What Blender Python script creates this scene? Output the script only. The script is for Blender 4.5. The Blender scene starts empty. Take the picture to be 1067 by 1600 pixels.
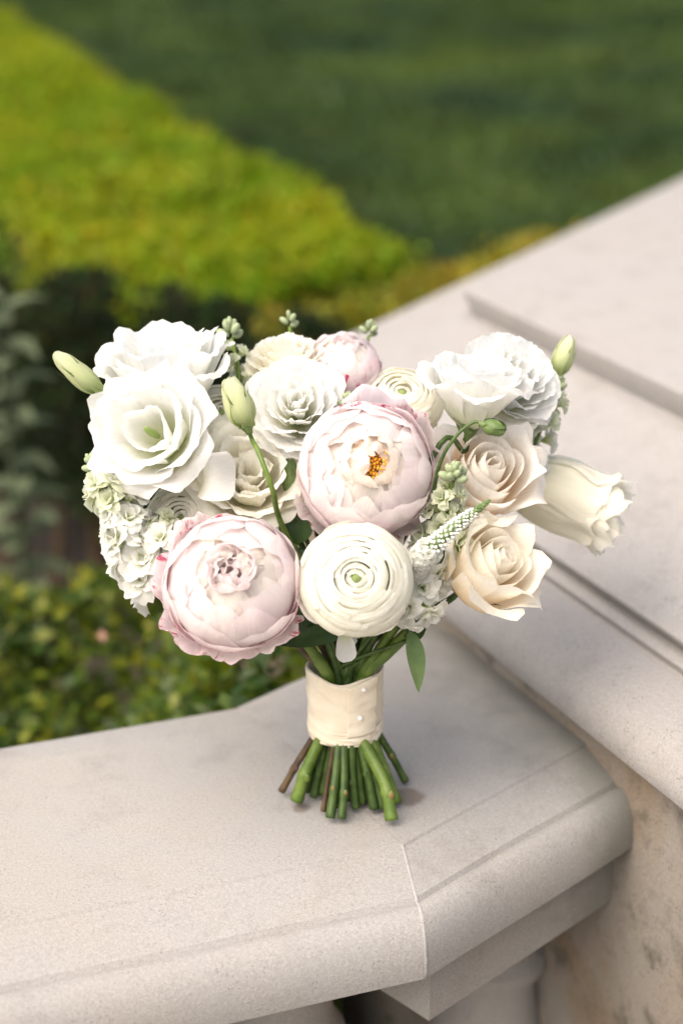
import bpy, math, random
import numpy as np
from mathutils import Vector, Matrix, noise

random.seed(11)
RNG = np.random.default_rng(11)
SC = bpy.context.scene
COL = SC.collection
R_ = math.radians

# ------------------------------------------------------------------ camera
PITCH, CAM_H, FPX = R_(22.4), 0.715, 2667.0          # focal length in pixels of the 1067 x 1600 photograph
cam_d = bpy.data.cameras.new('camera')
cam = bpy.data.objects.new('camera', cam_d)
COL.objects.link(cam)
cam.location = (0, 0, CAM_H)
cam.rotation_euler = (math.pi / 2 - PITCH, 0, 0)
cam_d.sensor_fit = 'VERTICAL'
cam_d.sensor_height = 36.0
cam_d.lens = FPX / 1600 * 36
cam_d.clip_start, cam_d.clip_end = 0.05, 500
cam_d.dof.use_dof = True
cam_d.dof.focus_distance = 1.235
cam_d.dof.aperture_fstop = 2.7
cam_d.dof.aperture_blades = 9
SC.camera = cam

# ------------------------------------------------------------------ light
SUN_EL, SUN_AZ = R_(56), R_(-132)                      # azimuth clockwise from +Y: the light comes from the left, a little behind
world = bpy.data.worlds.new('World')
SC.world = world
world.use_nodes = True
nt = world.node_tree
sky = nt.nodes.new('ShaderNodeTexSky')
sky.sky_type = 'NISHITA'
sky.sun_disc = False
sky.sun_elevation = SUN_EL
sky.sun_rotation = SUN_AZ
sky.air_density = 1.0
sky.dust_density = 8.0
sky.ozone_density = 0.6
nt.links.new(sky.outputs[0], nt.nodes['Background'].inputs[0])
nt.nodes['Background'].inputs[1].default_value = 0.066
sun_d = bpy.data.lights.new('sun', 'SUN')
sun_d.energy = 1.5
sun_d.angle = R_(80)
sun_d.color = (1.0, 0.94, 0.865)
sun = bpy.data.objects.new('sun', sun_d)
COL.objects.link(sun)
sd = Vector((math.sin(SUN_AZ) * math.cos(SUN_EL), math.cos(SUN_AZ) * math.cos(SUN_EL), math.sin(SUN_EL)))
sun.rotation_euler = sd.to_track_quat('Z', 'Y').to_euler()
sun.location = sd * 20
SC.view_settings.view_transform = 'Standard'
SC.view_settings.look = 'None'
SC.view_settings.exposure = 1.62
SC.view_settings.gamma = 1.0
SC.view_settings.use_curve_mapping = False
SC.cycles.max_bounces = 8
SC.cycles.transmission_bounces = 6
SC.cycles.use_denoising = True

# ------------------------------------------------------------------ helpers
cf = Vector((0, math.cos(PITCH), -math.sin(PITCH)))
cd = Vector((0, -math.sin(PITCH), -math.cos(PITCH)))
cr = Vector((1, 0, 0))
CAM = Vector((0, 0, CAM_H))

def at(x, y, t):
    """point on the sight line of photograph pixel x, y at depth t"""
    return CAM + (cf + cr * ((x - 533.5) / FPX) + cd * ((y - 800) / FPX)) * t

def onz(x, y, z):
    v = cf + cr * ((x - 533.5) / FPX) + cd * ((y - 800) / FPX)
    return CAM + v * ((z - CAM_H) / v.z)

def facing(right, up, toward):
    return (cr * right - cd * up - cf * toward).normalized()

def tag(o, label=None, cat=None, group=None, kind=None):
    if label: o['label'] = label
    if cat: o['category'] = cat
    if group: o['group'] = group
    if kind: o['kind'] = kind
    return o

def empty(name, loc, mat=None):
    o = bpy.data.objects.new(name, None)
    o.empty_display_size = 0.02
    COL.objects.link(o)
    o.matrix_world = Matrix.Translation(loc) @ (mat.to_4x4() if mat else Matrix.Identity(4))
    return o

def link_mesh(name, me, mat, parent=None, local=None):
    o = bpy.data.objects.new(name, me)
    COL.objects.link(o)
    if mat is not None and not me.materials:
        me.materials.append(mat)
    if parent is not None:
        o.parent = parent
    if local is not None:
        o.matrix_local = local
    return o

def mesh_np(name, V, F, uv=None, smooth=True, col=None):
    """V (n,3), F (m,k) with k 3 or 4; uv per vertex; col per vertex"""
    me = bpy.data.meshes.new(name)
    V = np.asarray(V, dtype=np.float32); F = np.asarray(F, dtype=np.int32)
    k = F.shape[1]
    me.vertices.add(len(V)); me.vertices.foreach_set('co', V.ravel())
    me.loops.add(F.size); me.loops.foreach_set('vertex_index', F.ravel())
    me.polygons.add(len(F))
    me.polygons.foreach_set('loop_start', np.arange(0, F.size, k, dtype=np.int32))
    me.polygons.foreach_set('loop_total', np.full(len(F), k, dtype=np.int32))
    if uv is not None:
        l = me.uv_layers.new(name='uv')
        l.data.foreach_set('uv', np.asarray(uv, dtype=np.float32)[F.ravel()].ravel())
    if col is not None:
        a = me.color_attributes.new('tint', 'FLOAT_COLOR', 'POINT')
        c = np.ones((len(V), 4), dtype=np.float32); c[:, :3] = col
        a.data.foreach_set('color', c.ravel())
    me.polygons.foreach_set('use_smooth', np.full(len(F), smooth))
    me.update(calc_edges=True)
    return me

def mesh_py(name, V, F, smooth=False):
    me = bpy.data.meshes.new(name)
    me.from_pydata([tuple(v) for v in V], [], F)
    me.update()
    if smooth:
        for p in me.polygons: p.use_smooth = True
    return me

def local_mesh(me, parent):
    """turn world coordinates into the parent's own"""
    bpy.context.view_layer.update()
    me.transform(parent.matrix_world.inverted())
    return me

def autosmooth(me, ang=35):
    me.set_sharp_from_angle(angle=R_(ang))

def catmull(P, n):
    P = [np.asarray(p, float) for p in P]
    P = [2 * P[0] - P[1]] + P + [2 * P[-1] - P[-2]]
    out = []
    m = len(P) - 3
    for i in range(n + 1):
        s = min(i / n * m, m - 1e-9); k = int(s); t = s - k
        a, b, c, d = P[k:k + 4]
        out.append(0.5 * ((2 * b) + (c - a) * t + (2 * a - 5 * b + 4 * c - d) * t * t + (3 * b - a - 3 * c + d) * t ** 3))
    return np.array(out)

def tube(name, pts, rad, sides=8, n=20, cap=True, wob=0.0):
    """tapered tube along a smooth path; rad is a number, a list or a function of 0..1"""
    P = catmull(pts, n)
    V, F = [], []
    T = np.gradient(P, axis=0); T /= np.linalg.norm(T, axis=1)[:, None] + 1e-9
    up = np.array([0, 0, 1.0]) if abs(T[0][2]) < 0.9 else np.array([1.0, 0, 0])
    a = np.cross(up, T[0]); a /= np.linalg.norm(a)
    for i in range(len(P)):
        a = a - T[i] * a.dot(T[i]); a /= np.linalg.norm(a)
        b = np.cross(T[i], a)
        t = i / n
        r = rad(t) if callable(rad) else (np.interp(t, np.linspace(0, 1, len(rad)), rad) if isinstance(rad, (list, tuple)) else rad)
        for s in range(sides):
            ph = 2 * math.pi * s / sides
            rr = r * (1 + wob * math.sin(3 * ph + 5 * t))
            V.append(P[i] + a * rr * math.cos(ph) + b * rr * math.sin(ph))
    for i in range(len(P) - 1):
        for s in range(sides):
            s2 = (s + 1) % sides
            F.append((i * sides + s, i * sides + s2, (i + 1) * sides + s2, (i + 1) * sides + s))
    if cap:
        F.append(tuple(reversed(range(sides))))
        F.append(tuple(range(n * sides, (n + 1) * sides)))
    return mesh_py(name, V, F, True)

def lathe(name, prof, sides=24, scale=(1, 1)):
    V, F = [], []
    for r, z in prof:
        for s in range(sides):
            ph = 2 * math.pi * s / sides
            V.append((r * math.cos(ph) * scale[0], r * math.sin(ph) * scale[1], z))
    for i in range(len(prof) - 1):
        for s in range(sides):
            s2 = (s + 1) % sides
            F.append((i * sides + s, i * sides + s2, (i + 1) * sides + s2, (i + 1) * sides + s))
    F.append(tuple(reversed(range(sides)))); F.append(tuple(range((len(prof) - 1) * sides, len(prof) * sides)))
    return mesh_py(name, V, F, True)

def ellipsoid(name, r, seg=10, rings=7):
    prof = [(max(1e-4, r[0] * math.sin(math.pi * i / rings)), -r[2] * math.cos(math.pi * i / rings)) for i in range(rings + 1)]
    return lathe(name, prof, seg, (1, r[1] / r[0]))

# ------------------------------------------------------------------ materials
def new_mat(name):
    m = bpy.data.materials.new(name); m.use_nodes = True
    n = m.node_tree.nodes; n.clear()
    out = n.new('ShaderNodeOutputMaterial')
    return m, n, m.node_tree.links, out

def rgb(n, c):
    x = n.new('ShaderNodeRGB'); x.outputs[0].default_value = (*c, 1); return x.outputs[0]

def mixc(n, l, fac, a, b, mode='MIX'):
    x = n.new('ShaderNodeMix'); x.data_type = 'RGBA'; x.blend_type = mode; x.clamp_factor = True
    for i, v in ((0, fac), (6, a), (7, b)):
        if hasattr(v, 'links'): l.new(v, x.inputs[i])
        elif i == 0: x.inputs[0].default_value = v
        else: x.inputs[i].default_value = (*v, 1)
    return x.outputs[2]

def ramp(n, l, src, lo, hi):
    x = n.new('ShaderNodeMapRange'); x.inputs[1].default_value = lo; x.inputs[2].default_value = hi
    x.interpolation_type = 'SMOOTHSTEP'
    l.new(src, x.inputs[0]); return x.outputs[0]

def math_(n, l, op, a, b=None):
    x = n.new('ShaderNodeMath'); x.operation = op
    for i, v in ((0, a), (1, b)):
        if v is None: continue
        if hasattr(v, 'links'): l.new(v, x.inputs[i])
        else: x.inputs[i].default_value = v
    return x.outputs[0]

def noise_tex(n, l, vec, scale, detail=3, rough=0.5, dist=0.0):
    x = n.new('ShaderNodeTexNoise'); x.inputs['Scale'].default_value = scale
    x.inputs['Detail'].default_value = detail; x.inputs['Roughness'].default_value = rough
    x.inputs['Distortion'].default_value = dist
    if vec is not None: l.new(vec, x.inputs['Vector'])
    return x.outputs[0]

def stone_mat(name, base, warm, dark, pits=0.5, mott=0.5, bump=0.25, stains_and_shade=False):
    m, n, l, out = new_mat(name)
    tc = n.new('ShaderNodeTexCoord').outputs['Object']
    big = noise_tex(n, l, tc, 5, 4, 0.6, 0.6)
    mid = noise_tex(n, l, tc, 22, 5, 0.65)
    grain = noise_tex(n, l, tc, 900, 2, 0.6)
    grain2 = noise_tex(n, l, tc, 380, 3, 0.7)
    c = mixc(n, l, ramp(n, l, big, 0.40, 0.66), base, warm)
    c = mixc(n, l, math_(n, l, 'MULTIPLY', ramp(n, l, mid, 0.50, 0.78), mott), c, dark)
    g = math_(n, l, 'ADD', math_(n, l, 'MULTIPLY', ramp(n, l, grain, 0.3, 0.7), 0.30), math_(n, l, 'MULTIPLY', ramp(n, l, grain2, 0.3, 0.7), 0.20))
    c = mixc(n, l, 0.55, c, mixc(n, l, g, mixc(n, l, 1.0, c, (0.62, 0.60, 0.58), 'MULTIPLY'), mixc(n, l, 1.0, c, (2.0, 2.0, 2.0), 'MULTIPLY')))
    vor = n.new('ShaderNodeTexVoronoi'); vor.inputs['Scale'].default_value = 330; l.new(tc, vor.inputs['Vector'])
    pit = math_(n, l, 'MULTIPLY', ramp(n, l, vor.outputs['Distance'], 0.30, 0.12), ramp(n, l, noise_tex(n, l, tc, 45, 3, 0.7), 0.44, 0.62))
    c = mixc(n, l, math_(n, l, 'MULTIPLY', pit, pits), c, (0.12, 0.105, 0.09))
    if stains_and_shade:
        # two damp marks left by the wet stems, and grime with painted shade along the pier
        for (sx, sy, r1, r2) in stains_and_shade:
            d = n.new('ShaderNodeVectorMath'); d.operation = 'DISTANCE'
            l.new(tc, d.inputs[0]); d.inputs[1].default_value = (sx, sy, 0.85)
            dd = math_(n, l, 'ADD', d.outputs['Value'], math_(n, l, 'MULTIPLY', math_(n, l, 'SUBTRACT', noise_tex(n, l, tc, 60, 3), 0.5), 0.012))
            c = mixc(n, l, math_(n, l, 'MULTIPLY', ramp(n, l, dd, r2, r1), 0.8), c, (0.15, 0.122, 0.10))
        # grime mixed with painted shade, an uneven dark tongue from the pier
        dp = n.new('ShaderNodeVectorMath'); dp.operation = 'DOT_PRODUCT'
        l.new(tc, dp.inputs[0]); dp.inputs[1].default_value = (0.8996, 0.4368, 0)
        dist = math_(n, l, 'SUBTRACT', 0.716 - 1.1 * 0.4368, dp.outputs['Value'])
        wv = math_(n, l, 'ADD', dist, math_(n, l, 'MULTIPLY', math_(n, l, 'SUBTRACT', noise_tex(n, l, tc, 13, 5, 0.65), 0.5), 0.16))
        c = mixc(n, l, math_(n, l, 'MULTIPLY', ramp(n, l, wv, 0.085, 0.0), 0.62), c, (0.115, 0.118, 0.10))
    b = n.new('ShaderNodeBsdfPrincipled')
    l.new(c, b.inputs['Base Color'])
    b.inputs['Roughness'].default_value = 0.85
    b.inputs['Specular IOR Level'].default_value = 0.25
    bp = n.new('ShaderNodeBump'); bp.inputs['Strength'].default_value = bump; bp.inputs['Distance'].default_value = 0.0012
    h = math_(n, l, 'ADD', math_(n, l, 'MULTIPLY', grain2, 0.7), math_(n, l, 'MULTIPLY', grain, 0.4))
    h = math_(n, l, 'SUBTRACT', math_(n, l, 'ADD', h, math_(n, l, 'MULTIPLY', mid, 1.2)), math_(n, l, 'MULTIPLY', pit, 0.8))
    l.new(h, bp.inputs['Height']); l.new(bp.outputs[0], b.inputs['Normal'])
    l.new(b.outputs[0], out.inputs[0])
    return m

def petal_mat(name, tip, mid, base, edge=None, edge_amt=0.0, streak=None, streak_amt=0.0, trans=0.55, b0=0.05, b1=0.55):
    """uv.x runs across the petal (0..1), uv.y from its foot to its rim"""
    m, n, l, out = new_mat(name)
    uvn = n.new('ShaderNodeUVMap'); uvn.uv_map = 'uv'
    sep = n.new('ShaderNodeSeparateXYZ'); l.new(uvn.outputs[0], sep.inputs[0])
    u, v = sep.outputs[0], sep.outputs[1]
    rnd = n.new('ShaderNodeObjectInfo').outputs['Random']
    off = n.new('ShaderNodeVectorMath'); off.operation = 'ADD'; l.new(uvn.outputs[0], off.inputs[0])
    cx = n.new('ShaderNodeCombineXYZ'); l.new(math_(n, l, 'MULTIPLY', rnd, 40.0), cx.inputs[0]); l.new(math_(n, l, 'MULTIPLY', rnd, 40.0), cx.inputs[2])
    l.new(cx.outputs[0], off.inputs[1])
    st = n.new('ShaderNodeMapping'); st.inputs['Scale'].default_value = (9, 1.1, 1); l.new(off.outputs[0], st.inputs[0])
    vein = noise_tex(n, l, st.outputs[0], 3.0, 4, 0.6)
    c = mixc(n, l, ramp(n, l, v, b0, b1), base, mid)
    c = mixc(n, l, ramp(n, l, v, 0.35, 0.95), c, tip)
    c = mixc(n, l, math_(n, l, 'MULTIPLY', ramp(n, l, vein, 0.45, 0.70), 0.55), c, mixc(n, l, 0.5, mid, mixc(n, l, 1.0, mid, (0.90, 0.90, 0.84), 'MULTIPLY')))
    if edge is not None:
        blot = noise_tex(n, l, off.outputs[0], 2.2, 2, 0.5)
        e = math_(n, l, 'MULTIPLY', ramp(n, l, blot, 0.42, 0.68), edge_amt)
        c = mixc(n, l, e, c, edge)
    if streak is not None:
        sm = n.new('ShaderNodeMapping'); sm.inputs['Scale'].default_value = (5, 0.8, 1); l.new(off.outputs[0], sm.inputs[0])
        s1 = ramp(n, l, noise_tex(n, l, sm.outputs[0], 2.6, 5, 0.7, 0.4), 0.50, 0.58)
        s2 = math_(n, l, 'MULTIPLY', ramp(n, l, noise_tex(n, l, off.outputs[0], 1.9, 2, 0.5), 0.48, 0.58), ramp(n, l, v, 0.55, 0.9))
        c = mixc(n, l, math_(n, l, 'MULTIPLY', math_(n, l, 'MULTIPLY', s1, s2), streak_amt), c, streak)
    b = n.new('ShaderNodeBsdfPrincipled'); l.new(c, b.inputs['Base Color'])
    b.inputs['Roughness'].default_value = 0.62; b.inputs['Specular IOR Level'].default_value = 0.25
    b.inputs['Sheen Weight'].default_value = 0.12; b.inputs['Sheen Roughness'].default_value = 0.5
    bp = n.new('ShaderNodeBump'); bp.inputs['Strength'].default_value = 0.7; bp.inputs['Distance'].default_value = 0.0008
    l.new(vein, bp.inputs['Height']); l.new(bp.outputs[0], b.inputs['Normal'])
    t = n.new('ShaderNodeBsdfTranslucent'); l.new(c, t.inputs[0]); l.new(bp.outputs[0], t.inputs[1])
    mx = n.new('ShaderNodeMixShader'); mx.inputs[0].default_value = trans
    l.new(b.outputs[0], mx.inputs[1]); l.new(t.outputs[0], mx.inputs[2]); l.new(mx.outputs[0], out.inputs[0])
    return m

def green_mat(name, a, bcol, trans=0.2, rough=0.5, scale=60, tint=False, spec=0.35):
    m, n, l, out = new_mat(name)
    tc = n.new('ShaderNodeTexCoord').outputs['Object']
    f = noise_tex(n, l, tc, scale, 3, 0.6)
    c = mixc(n, l, ramp(n, l, f, 0.35, 0.65), a, bcol)
    if tint:
        at_ = n.new('ShaderNodeAttribute'); at_.attribute_name = 'tint'
        c = mixc(n, l, 1.0, c, at_.outputs['Color'], 'MULTIPLY')
    b = n.new('ShaderNodeBsdfPrincipled'); l.new(c, b.inputs['Base Color'])
    b.inputs['Roughness'].default_value = rough; b.inputs['Specular IOR Level'].default_value = spec
    if trans > 0:
        t = n.new('ShaderNodeBsdfTranslucent'); l.new(c, t.inputs[0])
        mx = n.new('ShaderNodeMixShader'); mx.inputs[0].default_value = trans
        l.new(b.outputs[0], mx.inputs[1]); l.new(t.outputs[0], mx.inputs[2]); l.new(mx.outputs[0], out.inputs[0])
    else:
        l.new(b.outputs[0], out.inputs[0])
    return m

def plain_mat(name, a, bcol, scale, rough=0.8, bump=0.2, dist=0.002):
    m, n, l, out = new_mat(name)
    tc = n.new('ShaderNodeTexCoord').outputs['Object']
    f = noise_tex(n, l, tc, scale, 5, 0.65)
    c = mixc(n, l, ramp(n, l, f, 0.35, 0.65), a, bcol)
    b = n.new('ShaderNodeBsdfPrincipled'); l.new(c, b.inputs['Base Color'])
    b.inputs['Roughness'].default_value = rough
    bp = n.new('ShaderNodeBump'); bp.inputs['Strength'].default_value = bump; bp.inputs['Distance'].default_value = dist
    l.new(f, bp.inputs['Height']); l.new(bp.outputs[0], b.inputs['Normal'])
    l.new(b.outputs[0], out.inputs[0])
    return m

M = {}
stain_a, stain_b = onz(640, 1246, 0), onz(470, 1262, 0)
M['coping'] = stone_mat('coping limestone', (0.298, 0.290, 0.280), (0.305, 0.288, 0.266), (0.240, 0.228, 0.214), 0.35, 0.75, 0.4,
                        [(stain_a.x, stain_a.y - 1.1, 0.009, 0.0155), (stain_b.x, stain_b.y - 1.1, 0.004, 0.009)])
M['cap'] = stone_mat('cap limestone', (0.298, 0.287, 0.280), (0.302, 0.286, 0.272), (0.232, 0.22, 0.21), 0.85, 0.85, 0.5)
M['mortar'] = stone_mat('pale mortar', (0.335, 0.325, 0.318), (0.33, 0.315, 0.30), (0.24, 0.225, 0.21), 0.3, 0.3, 0.6)
M['pier'] = stone_mat('weathered limestone', (0.27, 0.245, 0.215), (0.235, 0.18, 0.125), (0.085, 0.075, 0.06), 0.6, 1.0, 1.0)
M['white'] = petal_mat('white petal', (0.91, 0.91, 0.90), (0.90, 0.90, 0.85), (0.792, 0.836, 0.550))
M['cream'] = petal_mat('cream petal', (0.93, 0.915, 0.84), (0.93, 0.90, 0.77), (0.90, 0.87, 0.62), b0=-0.1, b1=0.45)
M['ranunculus'] = petal_mat('ivory petal', (0.924, 0.913, 0.858), (0.913, 0.902, 0.792), (0.792, 0.814, 0.495))
M['blush'] = petal_mat('blush rose petal', (0.94, 0.91, 0.86), (0.94, 0.87, 0.78), (0.93, 0.74, 0.52), b0=0.1, b1=0.85)
M['rose'] = petal_mat('cream rose petal', (0.94, 0.90, 0.81), (0.94, 0.86, 0.72), (0.93, 0.77, 0.53), b0=0.1, b1=0.85)
M['peony'] = petal_mat('pale pink peony petal', (0.924, 0.869, 0.864), (0.924, 0.836, 0.831), (0.902, 0.770, 0.682),
                       edge=(0.925, 0.80, 0.82), edge_amt=0.5)
M['peony_guard'] = petal_mat('streaked peony petal', (0.92, 0.835, 0.84), (0.91, 0.78, 0.80), (0.88, 0.69, 0.71),
                             edge=(0.89, 0.66, 0.72), edge_amt=0.55, streak=(0.500, 0.020, 0.110), streak_amt=0.95)
M['peony_inner'] = petal_mat('peony heart petal', (0.924, 0.880, 0.825), (0.924, 0.847, 0.770), (0.880, 0.726, 0.528))
M['stock'] = petal_mat('stock petal', (0.902, 0.902, 0.880), (0.880, 0.891, 0.770), (0.605, 0.715, 0.242))
M['stock_green'] = petal_mat('young stock petal', (0.83, 0.85, 0.70), (0.74, 0.79, 0.54), (0.44, 0.53, 0.22))
M['stamen'] = plain_mat('orange stamen', (0.85, 0.36, 0.015), (0.90, 0.50, 0.05), 900, 0.7)
M['bud'] = petal_mat('green tinged bud petal', (0.80, 0.81, 0.60), (0.68, 0.73, 0.42), (0.38, 0.48, 0.18))
M['sepal'] = green_mat('sepal green', (0.10, 0.16, 0.045), (0.15, 0.21, 0.07), 0.15, 0.5, 200)
M['stem'] = green_mat('stem green', (0.034, 0.066, 0.014), (0.07, 0.115, 0.024), 0.0, 0.42, 90)
M['stem_light'] = green_mat('light stem green', (0.075, 0.13, 0.018), (0.125, 0.185, 0.032), 0.0, 0.42, 90)
M['twig'] = green_mat('brown twig', (0.055, 0.032, 0.018), (0.10, 0.065, 0.03), 0.0, 0.6, 90)
M['stem_end'] = green_mat('cut stem end', (0.16, 0.17, 0.05), (0.20, 0.14, 0.05), 0.0, 0.6, 150)
M['leaf'] = green_mat('dark leaf', (0.035, 0.075, 0.022), (0.055, 0.105, 0.03), 0.2, 0.4, 60)
M['leaf_light'] = green_mat('fresh leaf', (0.12, 0.20, 0.07), (0.17, 0.25, 0.095), 0.25, 0.45, 60)
M['greybud'] = green_mat('grey green bud', (0.24, 0.30, 0.17), (0.36, 0.41, 0.24), 0.1, 0.6, 250)
M['veronica_green'] = green_mat('veronica green', (0.12, 0.19, 0.06), (0.20, 0.27, 0.11), 0.1, 0.6, 250)
M['satin'] = plain_mat('champagne ribbon', (0.74, 0.645, 0.49), (0.77, 0.69, 0.55), 55, 0.36, 0.3, 0.002)
M['pearl'] = plain_mat('pearl', (0.80, 0.76, 0.72), (0.82, 0.79, 0.76), 40, 0.18, 0.0)
M['bead'] = plain_mat('white veronica floret', (0.80, 0.81, 0.78), (0.74, 0.78, 0.68), 900, 0.6)
M['hedge_shade'] = green_mat('leaf coloured as hedge shade', (0.009, 0.014, 0.006), (0.016, 0.024, 0.008), 0.1, 0.8, 3, True, 0.08)  # near-black leaf colour stands for shade on the hedge side
M['lawn'] = plain_mat('mown lawn', (0.020, 0.040, 0.012), (0.032, 0.055, 0.016), 1.6, 0.9, 0.4, 0.02)
M['grass'] = green_mat('grass blade', (0.020, 0.043, 0.011), (0.038, 0.067, 0.017), 0.2, 0.6, 0.9, True, 0.2)
M['soil'] = plain_mat('dark soil', (0.020, 0.014, 0.010), (0.045, 0.032, 0.022), 14, 0.95, 0.8, 0.03)
M['hedge'] = green_mat('box leaf', (0.165, 0.245, 0.008), (0.255, 0.29, 0.010), 0.45, 0.5, 2.5, True, 0.15)
M['hedge_gold'] = green_mat('golden box leaf', (0.20, 0.195, 0.015), (0.26, 0.215, 0.022), 0.35, 0.5, 2.5, True, 0.15)
M['box'] = green_mat('young box leaf', (0.07, 0.105, 0.008), (0.15, 0.165, 0.010), 0.4, 0.45, 3.0, True, 0.4)
M['woolly'] = green_mat('grey felted leaf', (0.10, 0.125, 0.07), (0.15, 0.18, 0.105), 0.15, 0.9, 12, False, 0.1)
M['core'] = green_mat('painted foliage shade', (0.008, 0.010, 0.004), (0.014, 0.015, 0.007), 0.0, 0.9, 12)  # near-black colour paints the shade deep inside the foliage
M['dryleaf'] = plain_mat('fallen petal', (0.22, 0.10, 0.07), (0.27, 0.14, 0.09), 60, 0.7)
M['paving'] = stone_mat('terrace paving', (0.42, 0.385, 0.345), (0.43, 0.38, 0.325), (0.33, 0.29, 0.25), 0.4, 0.6, 0.3)

# ------------------------------------------------------------------ ground
GZ = -0.85
def sheet(name, pts, z, mat):
    me = mesh_py(name, [(x, y, z) for x, y in pts], [tuple(range(len(pts)))])
    return tag(link_mesh(name, me, mat), kind='structure')

sheet('lawn', [(-150, -60), (150, -60), (150, 200), (-150, 200)], GZ, M['lawn'])
sheet('soil', [(-6, 1.1), (3.2, 1.1), (3.2, 3.4), (0.35, 4.0), (-1.6, 9.2), (-6, 9.2)], GZ + 0.004, M['soil'])

# terrace on the near side: a bed with single slabs laid on it
tb = sheet('terrace', [(-4.2, -4.2), (4.2, -4.2), (4.2, 1.12), (-4.2, 1.12)], GZ + 0.008, M['soil'])
slab_me = {}
def box_mesh(name, x, y, z, bev=0.004):
    x, y = x / 2, y / 2
    V = []
    for zz, b in ((0, 0), (z - bev, 0), (z, bev)):
        V += [(-x + b, -y + b, zz), (x - b, -y + b, zz), (x - b, y - b, zz), (-x + b, y - b, zz)]
    F = [(3, 2, 1, 0), (8, 9, 10, 11)]
    for k in (0, 4):
        for i in range(4):
            j = (i + 1) % 4
            F.append((k + i, k + j, k + 4 + j, k + 4 + i))
    return mesh_py(name, V, F)
pav = box_mesh('paving_slab', 0.592, 0.592, 0.03)
for i in range(14):
    for j in range(8):
        o = link_mesh('paving_slab', pav, M['paving'], tb)
        o.location = (-3.9 + 0.6 * i, -3.98 + 0.6 * j, GZ + 0.010 + random.uniform(-0.0015, 0.0015))

# ------------------------------------------------------------------ pier (the big block on the right)
A_ANG = R_(25.9)
Adir = np.array([-math.sin(A_ANG), math.cos(A_ANG)])       # its near face runs this way, away from the lens
B_ANG = R_(31.3)
Bdir = np.array([math.sin(B_ANG), math.cos(B_ANG)])        # its back face runs this way
nA = np.array([-math.cos(A_ANG), -math.sin(A_ANG)])        # outward normals
nB = np.array([-math.cos(B_ANG), math.sin(B_ANG)])

def isect(p, d, q, e):
    t = np.linalg.solve(np.array([d, -e]).T, np.asarray(q) - np.asarray(p))
    return np.asarray(p) + d * t[0]

PANEL_D = 0.972                                            # distance of the panel edge along -nA
pA = -nA * PANEL_D
pcorner = at(723, 454.5, 2.0); pc = onz(723, 454.5, 0.198)
pB = np.array([pc.x, pc.y])

def pier_ring(off):
    """plan outline of the pier, off metres outside the edge of its raised panel"""
    a = pA + nA * off
    b = pB + nB * off
    nC = -nA; nD = -nB
    c = pB + Bdir * 1.9 + Bdir * 0 - nA * 0 + nC * off * 0
    k = isect(a, Adir, b, Bdir)
    e0 = isect(pA, Adir, pB, Bdir)
    far = e0 + Bdir * 1.7                                  # end of the back face
    near = e0 - Adir * 1.25                                # end of the near face
    k2 = isect(b, Bdir, far - nA * off, Adir)
    k3 = isect(far - nA * off, Adir, near - nB * off, Bdir)
    k4 = isect(a, Adir, near - nB * off, Bdir)
    return [k4, k, k2, k3]

def sweep_ring(name, prof, cap_top=True, cap_bottom=True):
    V, F = [], []
    for off, z in prof:
        for p in pier_ring(off): V.append((p[0], p[1], z))
    n = len(prof)
    for i in range(n - 1):
        for s in range(4):
            s2 = (s + 1) % 4
            F.append((i * 4 + s, (i + 1) * 4 + s, (i + 1) * 4 + s2, i * 4 + s2))
    if cap_top: F.append((3, 2, 1, 0))
    if cap_bottom: F.append(tuple((n - 1) * 4 + s for s in range(4)))
    me = mesh_py(name, V, F, True)
    me.flip_normals() if False else None
    import bmesh
    bm = bmesh.new(); bm.from_mesh(me); bmesh.ops.recalc_face_normals(bm, faces=bm.faces); bm.to_mesh(me); bm.free()
    for p in me.polygons: p.use_smooth = True
    autosmooth(me, 28)
    return me

prof = [(-0.003, 0.198), (0.0, 0.1965), (0.0, 0.190), (-0.010, 0.1665), (-0.006, 0.1640), (0.014, 0.1635), (0.018, 0.1615)]
for i in range(1, 13):                                     # the hollow apron
    t = i / 12
    o = 0.018 + (0.184 - 0.018) * t
    z = 0.1615 + (0.094 - 0.1615) * (t ** 0.72)
    prof.append((o, z))
prof += [(0.1855, 0.0930), (0.1855, 0.0905), (0.1780, 0.0800), (0.1820, 0.0785), (0.1935, 0.0785), (0.1955, 0.0775), (0.1945, 0.0715), (0.198, 0.0705), (0.2035, 0.0745)]
for i in range(1, 15):                                     # the rounded nose
    t = i / 14 * math.pi * 0.56
    prof.append((0.2035 + 0.0680 * math.sin(t) ** 0.9, 0.036 + 0.0385 * math.cos(t)))
prof += [(0.2660, 0.0262), (0.2585, 0.0256), (0.2480, 0.0254)]
pier = tag(empty('stone_pier', (0.6, 1.9, GZ)), 'broad pale limestone pier with a stepped moulded cap, rising beside the bouquet', 'pier')
capo = link_mesh('cap', local_mesh(sweep_ring('cap', prof), pier), M['cap'], pier)
shaft = sweep_ring('shaft', [(0.252, 0.0258), (0.252, -0.07), (0.252, -0.62), (0.262, -0.625), (0.29, -0.66), (0.30, -0.67), (0.30, GZ - 0.05)], True, True)
link_mesh('shaft', local_mesh(shaft, pier), M['pier'], pier)

# ------------------------------------------------------------------ balustrade
P1 = np.array([0.046, 1.083])
dL = np.array([math.cos(R_(19.6)), math.sin(R_(19.6))])
dR = np.array([math.cos(R_(43.8)), math.sin(R_(43.8))])
nL = np.array([dL[1], -dL[0]]); nR = np.array([dR[1], -dR[0]])   # outward = towards the terrace

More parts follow.
